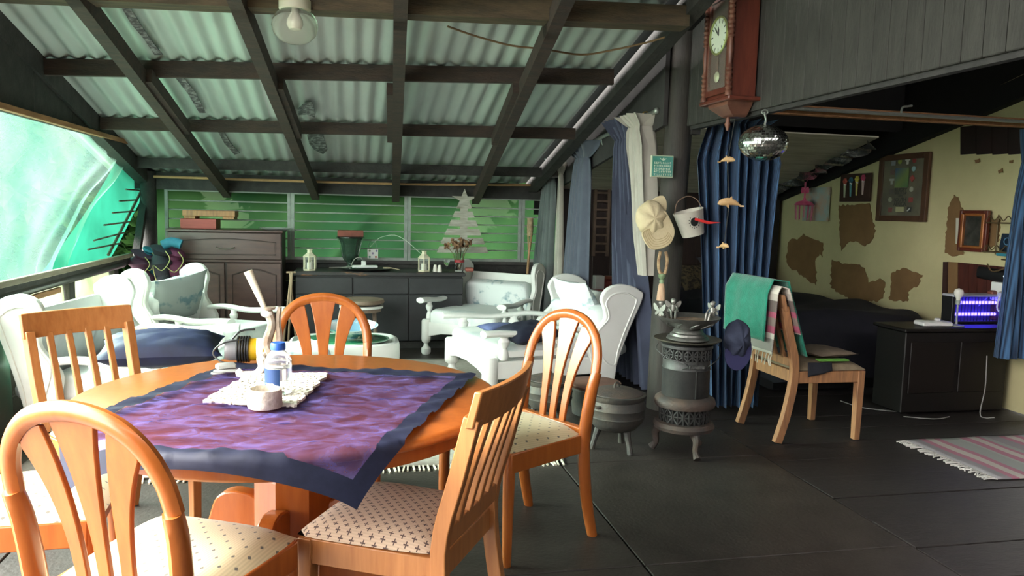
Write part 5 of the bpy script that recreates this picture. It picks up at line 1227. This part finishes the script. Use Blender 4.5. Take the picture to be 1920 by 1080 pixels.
for k, (y, z, c, sh) in enumerate(((.13, .215, (.25, .27, .30), 0), (.05, .225, (.30, .34, .05), 1), (-.045, .225, (.55, .53, .48), 2), (-.125, .225, (.30, .03, .03), 1), (-.125, .155, (.22, .38, .42), 1), (-.115, .075, (.45, .06, .05), 3), (-.115, -.015, (.45, .45, .35), 1), (-.115, -.105, (.35, .05, .04), 0), (.135, .06, (.45, .46, .42), 2), (.135, -.03, (.10, .08, .06), 0), (.14, -.10, (.42, .40, .28), 1), (.13, -.19, (.25, .06, .05), 0), (-.105, -.185, (.015, .015, .015), 0), (.01, -.185, (.45, .42, .22), 0), (.135, .135, (.14, .07, .06), 0))):
    m_ = M('badge_%d' % k, c, .6)
    if sh == 0: b = MB().box((-.003, y, z), (.006, .050 if k not in (13,) else .10, .042), ch=.002)
    elif sh == 1: b = MB().lathe([(.001, 0), (.022, 0), (.022, .006), (.001, .006)], 14, m=TM((-.006, y, z), ry=pi/2))
    elif sh == 2: b = MB().box((-.003, y, z+.012), (.006, .056, .018)).box((-.003, y, z-.012), (.006, .022, .034))
    else: b = MB().prism([(0, .03), (.03, 0), (0, -.03), (-.03, 0)], .006, Matrix(((0, 0, 1, -.003), (1, 0, 0, y), (0, 1, 0, z), (0, 0, 0, 1))))
    b.build('badge', m_, sheet, False)
MB().prism(cm2([(-.02, -.012), (-.004, .004), (.016, .014), (.006, -.004), (-.012, -.014)], 3), .004, Matrix(((0, 0, 1, -.007), (-1, 0, 0, -.105), (0, 1, 0, -.185), (0, 0, 0, 1)))).build('fern', M('fern_white', (.6, .6, .58), .6), sheet, False)
MB().box((-.012, 0, 0), (.002, pw-.10, ph_-.09)).build('glass', sheer('poster_glass', (.6, .65, .6), .95, .2, gloss=.25), t, False)
# brown board with four painted flower spoons
ct = onX(1604, 352, XC-.05); yw = abs(onX(1576, 350, XC-.05).y-onX(1632, 350, XC-.05).y)
t = thing('spoon_board', 'brown board with four colourful flower-shaped spoons in a row', 'picture', ct)
MB().box((0, 0, 0), (.02, yw, .26), ch=.003).build('board', M('dark_brown_board', (.055, .025, .018), .6, (.04, .018, .014), 8), t, False)
for k, (c, c2) in enumerate((((.45, .08, .05), (.50, .62, .40)), ((.02, .12, .20), (.10, .34, .36)), ((.62, .52, .08), (.60, .55, .14)), ((.55, .05, .14), (.52, .42, .38)))):
    y = yw*(.30-.20*k); z = .0+.008*k
    s_ = MB().tube([(-.018, y, z-.09), (-.020, y, z+.03)], [(.008, .006), (.014, .010)], 8).build('spoon_handle', M('sp_%d' % k, c2, .5), t)
    b = MB()
    for j in range(6): a = j*pi/3; b.ball((-.022, y+.020*cos(a), z+.062+.020*sin(a)), (.006, .013, .013), 8, 6)
    b.ball((-.026, y, z+.062), (.006, .010, .010), 8, 6).build('flower', M('spf_%d' % k, c, .5), s_)
    MB().box((-.020, y, z+.032), (.012, .030, .022), ch=.004).build('band', WHITEP, s_)
# pastel canvas with pink hanging
ct = onX(1530, 383, XC-.05); yw = abs(onX(1506, 380, XC-.05).y-onX(1553, 380, XC-.05).y)
t = thing('pastel_canvas', 'pastel blue and peach canvas behind the pink hanging ornament', 'picture', ct)
MB().box((0, 0, 0), (.02, yw, .34), ch=.003).build('canvas', M('pastel_paint', (.42, .52, .50), .8, (.60, .40, .28), 5, lo=.42, hi=.62), t, False)
ct2 = ct+V((-.12, .02, .0)); t = thing('pink_ornament', 'pink bow and lampshade ornament with strings hanging before the canvas', 'ornament', ct2)
PK = M('hot_pink', (.62, .06, .18), .6, (.70, .16, .28), 12)
MB().lathe([(.085, -.015), (.10, -.01), (.075, .02), (.02, .035), (.012, .06), (.001, .06)], 16).build('shade', PK, t)
for s in (-1, 1): MB().prism(cm2([(0, .14), (s*.05, .17), (s*.06, .12), (s*.03, .11)], 3), .012, Matrix(((0, 0, 1, 0), (1, 0, 0, 0), (0, 1, 0, 0), (0, 0, 0, 1)))).build('bow', PK, t, False)
MB().tube([(0, 0, .05), (0, 0, .22)], .010, 6).build('stem', PK, t)
MB().tube([(0, 0, .2), (.05, 0, .30)], .003, 5).build('string', PK, t)
for k in range(12):
    a = k*pi/6; MB().tube([(.085*cos(a), .085*sin(a), -.012), (.08*cos(a), .08*sin(a), -.10), (.075*cos(a), .075*sin(a), -.13-.06*random.random())], .005, 5).build('strand', M('pink_strand_%d' % (k % 2), ((.62, .25, .30), (.50, .10, .20))[k % 2], .7), t)
# gilt framed dark picture, wire shelf with blue box
ct = onX(1825, 433, XC-.07); yw = .27; hz = .31
t = thing('gilt_frame', 'small gilt and mahogany frame around a dark picture', 'picture', ct)
GF = M('gilt_wood', (.38, .14, .035), .35, (.28, .09, .03), 8, metal=.2); MH = M('mahog_edge', (.12, .025, .015), .35)
for y in (-1, 1):
    MB().box((0, y*(yw/2-.012), 0), (.03, .024, hz), ch=.004).build('outer_side', MH, t, False); MB().box((-.006, y*(yw/2-.036), 0), (.03, .026, hz-.05), ch=.006).build('inner_side', GF, t, False)
for z in (-1, 1):
    MB().box((0, 0, z*(hz/2-.012)), (.03, yw-.048, .024), ch=.004).build('outer_end', MH, t, False); MB().box((-.004, 0, z*(hz/2-.034)), (.028, yw-.10, .020), ch=.005).build('inner_end', GF, t, False)
MB().box((.006, 0, 0), (.01, yw-.09, hz-.09)).build('picture', M('dark_photo', (.03, .028, .026), .2, (.06, .055, .05), 16), t, False)
o = on_cream('paper_slip', [(1793, 409), (1798, 409), (1797, 457), (1792, 457)], M('paper', (.60, .58, .48), .8), .04, .006); tag(o, 'narrow white paper slip at the left of the gilt frame', 'paper')
ct = onX(1890, 445, XC-.10)
t = thing('wire_shelf', 'scrolled wire wall shelf with two tiers beside the gilt frame', 'shelf', ct)
WR = M('bronze_wire', (.13, .085, .04), .5, metal=.4)
for z in (.10, -.11):
    for x in (-.05, .05): MB().tube([(x, .16, z), (x, -.16, z)], .005, 6).build('tier_wire', WR, t)
    for y in (-.15, -.05, .05, .15): MB().tube([(-.05, y, z), (.05, y, z)], .004, 6).build('cross_wire', WR, t)
    MB().tube(catmull([(-.05, .16-.04*j, z+.015+.035*(j % 2)) for j in range(9)], 4), .004, 6).build('scroll', WR, t)
for y in (-.15, .15): MB().tube([(.05, y, -.13), (.05, y, .16)], .005, 6).build('upright', WR, t)
MB().tube(catmull([(-.02, .14, -.20), (-.03, .08, -.25), (-.03, -.02, -.22), (0, -.04, -.17), (.0, .04, -.16)], 4), .005, 6).build('hook', WR, t)
t2 = thing('blue_box', 'small black and blue box with a round mark on the wire shelf', 'box', ct+V((0, -.02, -.104)), 0)
MB().box((0, 0, .065), (.06, .13, .125), ch=.003, m=TM(ry=.15)).build('carton', M('blue_card', (.010, .022, .045), .4), t2, False)
MB().tube([V((-.026, .025*cos(a*pi/8), .075+.025*sin(a*pi/8))) for a in range(17)], .003, 5).build('round_mark', M('mark_blue', (.10, .25, .40), .5), t2)
o = MB().box((0, 0, .015), (.08, .20, .028), ch=.003).build('teal_pack', M('teal_pack', (.03, .22, .30), .5), loc=ct+V((-.01, -.06, -.135+.0)), smooth=False); tag(o, 'flat teal packet on the lower tier of the wire shelf', 'packet')

# ================================================================== striped floor mat on the right
a, b = onZ(1690, 828), onZ(1840, 902)
RS_ = striped('mat_stripes', [(0, (.26, .23, .25)), (.16, (.40, .16, .22)), (.24, (.46, .40, .37)), (.34, (.40, .16, .22)), (.42, (.30, .30, .29)), (.62, (.34, .34, .32)), (.66, (.40, .16, .22)), (.76, (.46, .40, .37)), (.86, (.40, .16, .22)), (.92, (.30, .30, .29))], 1.75, 'X')
t = thing('striped_mat', 'pink and grey striped rag mat with white fringe on the dark boards', 'rug', (a.x+.03, (a.y+b.y)/2, 0)); d = V((b.x-a.x, b.y-a.y, 0)); L = d.length
MB().grid(lambda u, v: (1.3*u, L/2-L*v, .006+.002*sin(20*u+9*v)), 26, 16).build('weave', RS_, t, solid=.006)
for k in range(46):
    y = L/2-L*k/45; MB().tube(catmull([(.0, y, .006), (-.03, y+random.uniform(-.02, .02), .010), (-.055-random.uniform(0, .02), y+random.uniform(-.025, .025), .004)], 2), .003, 4).build('tassel', M('white_yarn', (.60, .56, .54), .95), t)

# ================================================================== on the dining table
CZ = .766
def tp(px, py, z=CZ): return onZ(px, py, z)
# lace doily
p = tp(505, 727); t = thing('lace_doily', 'white crocheted lace doily in the middle of the purple cloth', 'doily', (p.x, p.y, CZ))
LACE = M('lace_white', (.80, .76, .66), .9, (.66, .60, .50), 30)
crn = [tp(382, 756)-p, tp(468, 762)-p+V((0, -.01, 0)), tp(545, 762)-p, tp(612, 703)-p, tp(560, 700)-p, tp(470, 705)-p]
b = MB(); nx = 26
C0, C1, C2, C3 = tp(382, 755)-p, tp(552, 762)-p, tp(614, 703)-p, tp(470, 704)-p
for i in range(nx+1):
    for A_, B_, Cc, Dd in ((C0, C1, C3, C2), (C0, C3, C1, C2)):
        q = i/nx; s0, s1 = A_.lerp(B_, q), Cc.lerp(Dd, q)
        pts = [s0.lerp(s1, j/14)+V((.006*sin(3*i+2*j), .006*cos(2*i+3*j), .002+.003*((i+j) % 2))) for j in range(15)]
        b.tube(pts, .0042, 4)
for i in range(9):
    for j in range(9):
        if (i+j) % 2 == 0:
            c = C0.lerp(C1, (i+.5)/9).lerp(C3.lerp(C2, (i+.5)/9), (j+.5)/9); b.ball(c+V((0, 0, .002)), (.016, .012, .004), 8, 4)
o = b.build('crochet', LACE, t); o['kind'] = 'stuff'
# water bottle
p = tp(522, 742); t = thing('water_bottle', 'clear plastic water bottle with blue cap and blue label', 'bottle', (p.x, p.y, CZ+.006))
bh = onY(522, 642, p.y).z-CZ-.006; br = 24*p.y/1450
WAT = NT('bottle_plastic'); WAT.b.inputs['Base Color'].default_value = (.93, .95, .98, 1); WAT.b.inputs['Transmission Weight'].default_value = .85; WAT.b.inputs['Roughness'].default_value = .12; WAT.b.inputs['IOR'].default_value = 1.2; WAT = WAT.m
MB().lathe([(.001, 0), (br*.9, 0), (br, .008), (br, bh*.22), (br*.96, bh*.24), (br, bh*.26), (br, bh*.58), (br*.96, bh*.60), (br, bh*.62), (br*.97, bh*.68), (br*.75, bh*.78), (br*.5, bh*.84), (br*.48, bh*.88)], 28).build('body', WAT, t)
MB().lathe([(br*.5, bh*.86), (br*.56, bh*.865), (br*.56, bh*.97), (br*.5, bh), (.001, bh)], 24).build('cap', M('blue_cap', (.02, .10, .42), .4), t)
lb = MB().grid(lambda u, v: V((br*1.012*cos(pi*(1.08+.48*u)), br*1.012*sin(pi*(1.08+.48*u)), bh*(.20+.32*v))), 14, 3).build('label', M('label_navy', (.015, .05, .16), .45), t)
MB().grid(lambda u, v: V((br*1.02*cos(pi*(1.18+.25*u)), br*1.02*sin(pi*(1.18+.25*u)), bh*(.225+.028*v+.006*sin(18*u)))), 12, 2).build('lettering', WHITEPL, lb)
MB().lathe([(.001, .006), (br*.93, .006), (br*.94, bh*.52), (.001, bh*.52)], 24).build('water', GLASS, t)
# stone candle bowl
p = tp(497, 765); t = thing('stone_bowl', 'squat whitish stone bowl at the near corner of the doily', 'bowl', (p.x, p.y, CZ+.004)); rb_ = 31*p.y/1450
MB().lathe([(.001, 0), (rb_*.96, 0), (rb_, .006), (rb_*.98, .04), (rb_*.95, .052), (rb_*.84, .054), (rb_*.82, .03), (.001, .026)], 30).build('bowl', M('speckled_stone', (.70, .64, .54), .85, (.42, .36, .29), 22, .4, 60), t)
# yellow and black torch with coiled cable
p = tp(463, 678); t = thing('yellow_torch', 'yellow and black lantern torch with a coiled black cable', 'torch', (p.x, p.y, CZ), .05)
YL = M('torch_yellow', (.55, .33, .008), .4); k = p.y/1450
MB().tube([(-.075, 0, .045), (-.06, 0, .045), (-.03, 0, .045)], [.036, .040, .040], 18).build('lens_head', M('torch_grey', (.16, .16, .17), .3), t)
MB().tube([(-.03, 0, .045), (.07, 0, .045), (.075, 0, .045)], [.042, .042, .036], 18).build('body', YL, t)
MB().tube([(.035, 0, .045), (.058, 0, .045)], .0428, 18).build('label', WHITEPL, t)
for j in range(5):
    MB().tube([V((-.028+.009*j+.004*cos(a*pi/9), .046*cos(a*pi/9), .047+.046*sin(a*pi/9))) for a in range(19)], .004, 6).build('cable_coil', BLACK, t)
MB().tube(catmull([(-.01, -.03, .088), (-.08, -.03, .075), (-.115, -.02, .04), (-.09, -.03, .01), (-.05, -.04, .004)], 5), .003, 6).build('cable', BLACK, t)
MB().tube(catmull([(-.05, 0, .085), (-.02, 0, .115), (.03, 0, .12)], 4), .004, 6).build('wire_handle', BLACK, t)
# spectacle-like silver gadget
p = tp(425, 697); t = thing('silver_gadget', 'small silver clip gadget lying near the far edge of the cloth', 'gadget', (p.x, p.y, CZ), .4)
SV = M('silver_plastic', (.52, .52, .50), .3, metal=.5)
MB().box((0, .01, .018), (.065, .035, .022), ch=.006).build('body', SV, t); MB().box((.0, -.02, .006), (.085, .03, .010), ch=.004, m=TM(rz=-.3)).build('clip', SV, t)
MB().tube([V((-.035+.022*cos(a*pi/7), -.028+.014*sin(a*pi/7), .005)) for a in range(15)], .0035, 6).build('ring', SV, t)
p = tp(480, 705); t = thing('china_scroll', 'small white scroll-shaped china piece left of the bottle', 'ornament', (p.x, p.y, CZ))
MB().tube(catmull([(-.045, 0, .02), (-.055, 0, .008), (-.03, 0, .006), (0, 0, .008), (.018, 0, .03), (.014, 0, .058), (.026, 0, .068)], 5), [(.007, .012)]*31, 8, upv=(0, 1, 0)).build('scroll', M('scroll_china', (.72, .66, .60), .3), t)
# driftwood candlestick with a leaning candle
p = tp(508, 690); t = thing('driftwood_candlestick', 'twisted driftwood candlestick holding the leaning cream candle', 'candlestick', (p.x, p.y, CZ))
DW = M('driftwood', (.20, .13, .085), .85, (.42, .36, .29), 14, .5, 50)
hz_ = onY(500, 582, p.y).z-CZ
MB().tube(catmull([(0, 0, 0), (.01, 0, .04), (-.012, .005, .09), (.004, 0, hz_*.75), (-.006, 0, hz_)], 5), [.024-.012*i/20 for i in range(21)], 8).build('stem', DW, t)
MB().tube(catmull([(.0, 0, .05), (.03, 0, .09), (.025, .005, hz_*.8), (.032, 0, hz_+.012)], 5), [.014-.006*i/15 for i in range(16)], 7).build('branch', DW, t)
MB().tube(catmull([(-.03, .01, .0), (-.02, .02, .05), (.03, .02, .02), (.045, .01, .0)], 4), .010, 7).build('root', DW, t)
MB().lathe([(.008, 0), (.022, .004), (.024, .012), (.012, .014), (.001, .012)], 12, c=(-.006, 0, hz_)).build('drip_cup', DW, t)
MB().ball((-.012, .0, hz_-.012), (.022, .02, .014), 10, 6).build('wax_blob', M('white_wax', (.85, .83, .76), .5), t)
a = onY(497, 580, p.y)-V((p.x, p.y, CZ)); b_ = onY(465, 508, p.y)-V((p.x, p.y, CZ)); a.y = b_.y = 0
o = thing('cream_candle', 'thick cream candle leaning left in the driftwood candlestick', 'candle', p); o.location.z = CZ
MB().tube([a, b_], [.009, .0155], 14).build('wax', M('cream_wax', (.86, .80, .62), .45), o)
MB().tube([b_, b_+(b_-a).normalized()*.008], .0015, 5).build('wick', BLACK, o)

# ================================================================== ceiling lamp, cords, tins by the curtains
p = onR(553, 12); lx, ly = onY(553, 42, 4.22).x, 4.22; lz = onY(553, 16, 4.22).z
t = thing('globe_lamp', 'round clear glass globe lamp with white base under the tie beam', 'lamp', (lx, ly, lz))
MB().lathe([(.075, .045), (.08, .04), (.08, -.005), (.074, -.012), (.001, -.012)], 28).build('base', M('cream_base', (.66, .62, .50), .5), t)
GB = NT('globe_glass'); GB.b.inputs['Base Color'].default_value = (.9, .9, .82, 1); GB.b.inputs['Transmission Weight'].default_value = .9; GB.b.inputs['Roughness'].default_value = .12; GB.b.inputs['IOR'].default_value = 1.15
MB().lathe([(.072, -.012), (.095, -.03), (.113, -.06), (.117, -.09), (.105, -.13), (.075, -.16), (.035, -.175), (.001, -.178)], 32).build('globe', GB.m, t)
MB().lathe([(.014, -.012), (.016, -.03), (.034, -.06), (.036, -.08), (.026, -.10), (.001, -.105)], 16).build('bulb', M('frosted_bulb', (.75, .72, .65), .2), t)
pts = [onR(840, 15), onR(895, 35), onR(960, 53), onR(1020, 60), onR(1090, 71), onR(1150, 62), onR(1215, 47), onR(1250, 36)]
o = MB().tube(catmull([q-V((0, 0, .10)) for q in pts], 5), .006, 6).build('roof_cord', M('tan_cord', (.22, .13, .07), .8)); tag(o, 'thin brown cord sagging under the roof iron to the pole', 'cord')
t = thing('paint_tub', 'white tub with red rim on the ledge between the curtains', 'tub', onX(1121, 560, 2.35)); t.location.z -= .03
MB().lathe([(.07, 0), (.085, .10), (.001, .10)], 20).build('tub', WHITEPL, t); MB().lathe([(.088, .095), (.092, .10), (.092, .12), (.001, .122)], 20).build('lid', M('red_lid', (.42, .03, .03), .4), t)
b0_ = V(t.location)
o = MB().box((0, 0, .065), (.09, .09, .13), ch=.004).build('white_carton', M('white_carton', (.66, .64, .60), .6), smooth=False, loc=b0_+V((0, 0, .123))); tag(o, 'white carton standing on the red-rimmed tub', 'carton')
t = thing('red_jar', 'glass jar of red contents behind the white carton', 'jar', b0_+V((.13, .05, .07)))
MB().lathe([(.07, 0), (.075, .02), (.075, .13), (.055, .15), (.001, .15)], 18).build('jar', M('red_jar', (.22, .04, .035), .3, (.34, .12, .09), 9), t); MB().lathe([(.06, .15), (.06, .175), (.001, .178)], 18).build('lid', M('jar_lid', (.30, .10, .06), .4), t)
o = MB().box((0, 0, -.02), (.55, .55, .04), ch=.004).build('corner_shelf', WOODG, smooth=False, loc=(b0_.x+.1, b0_.y, b0_.z-.001)); o.scale = (1, 1, 1); tag(o, 'low wooden shelf behind the curtains carrying tub and jar', 'shelf')
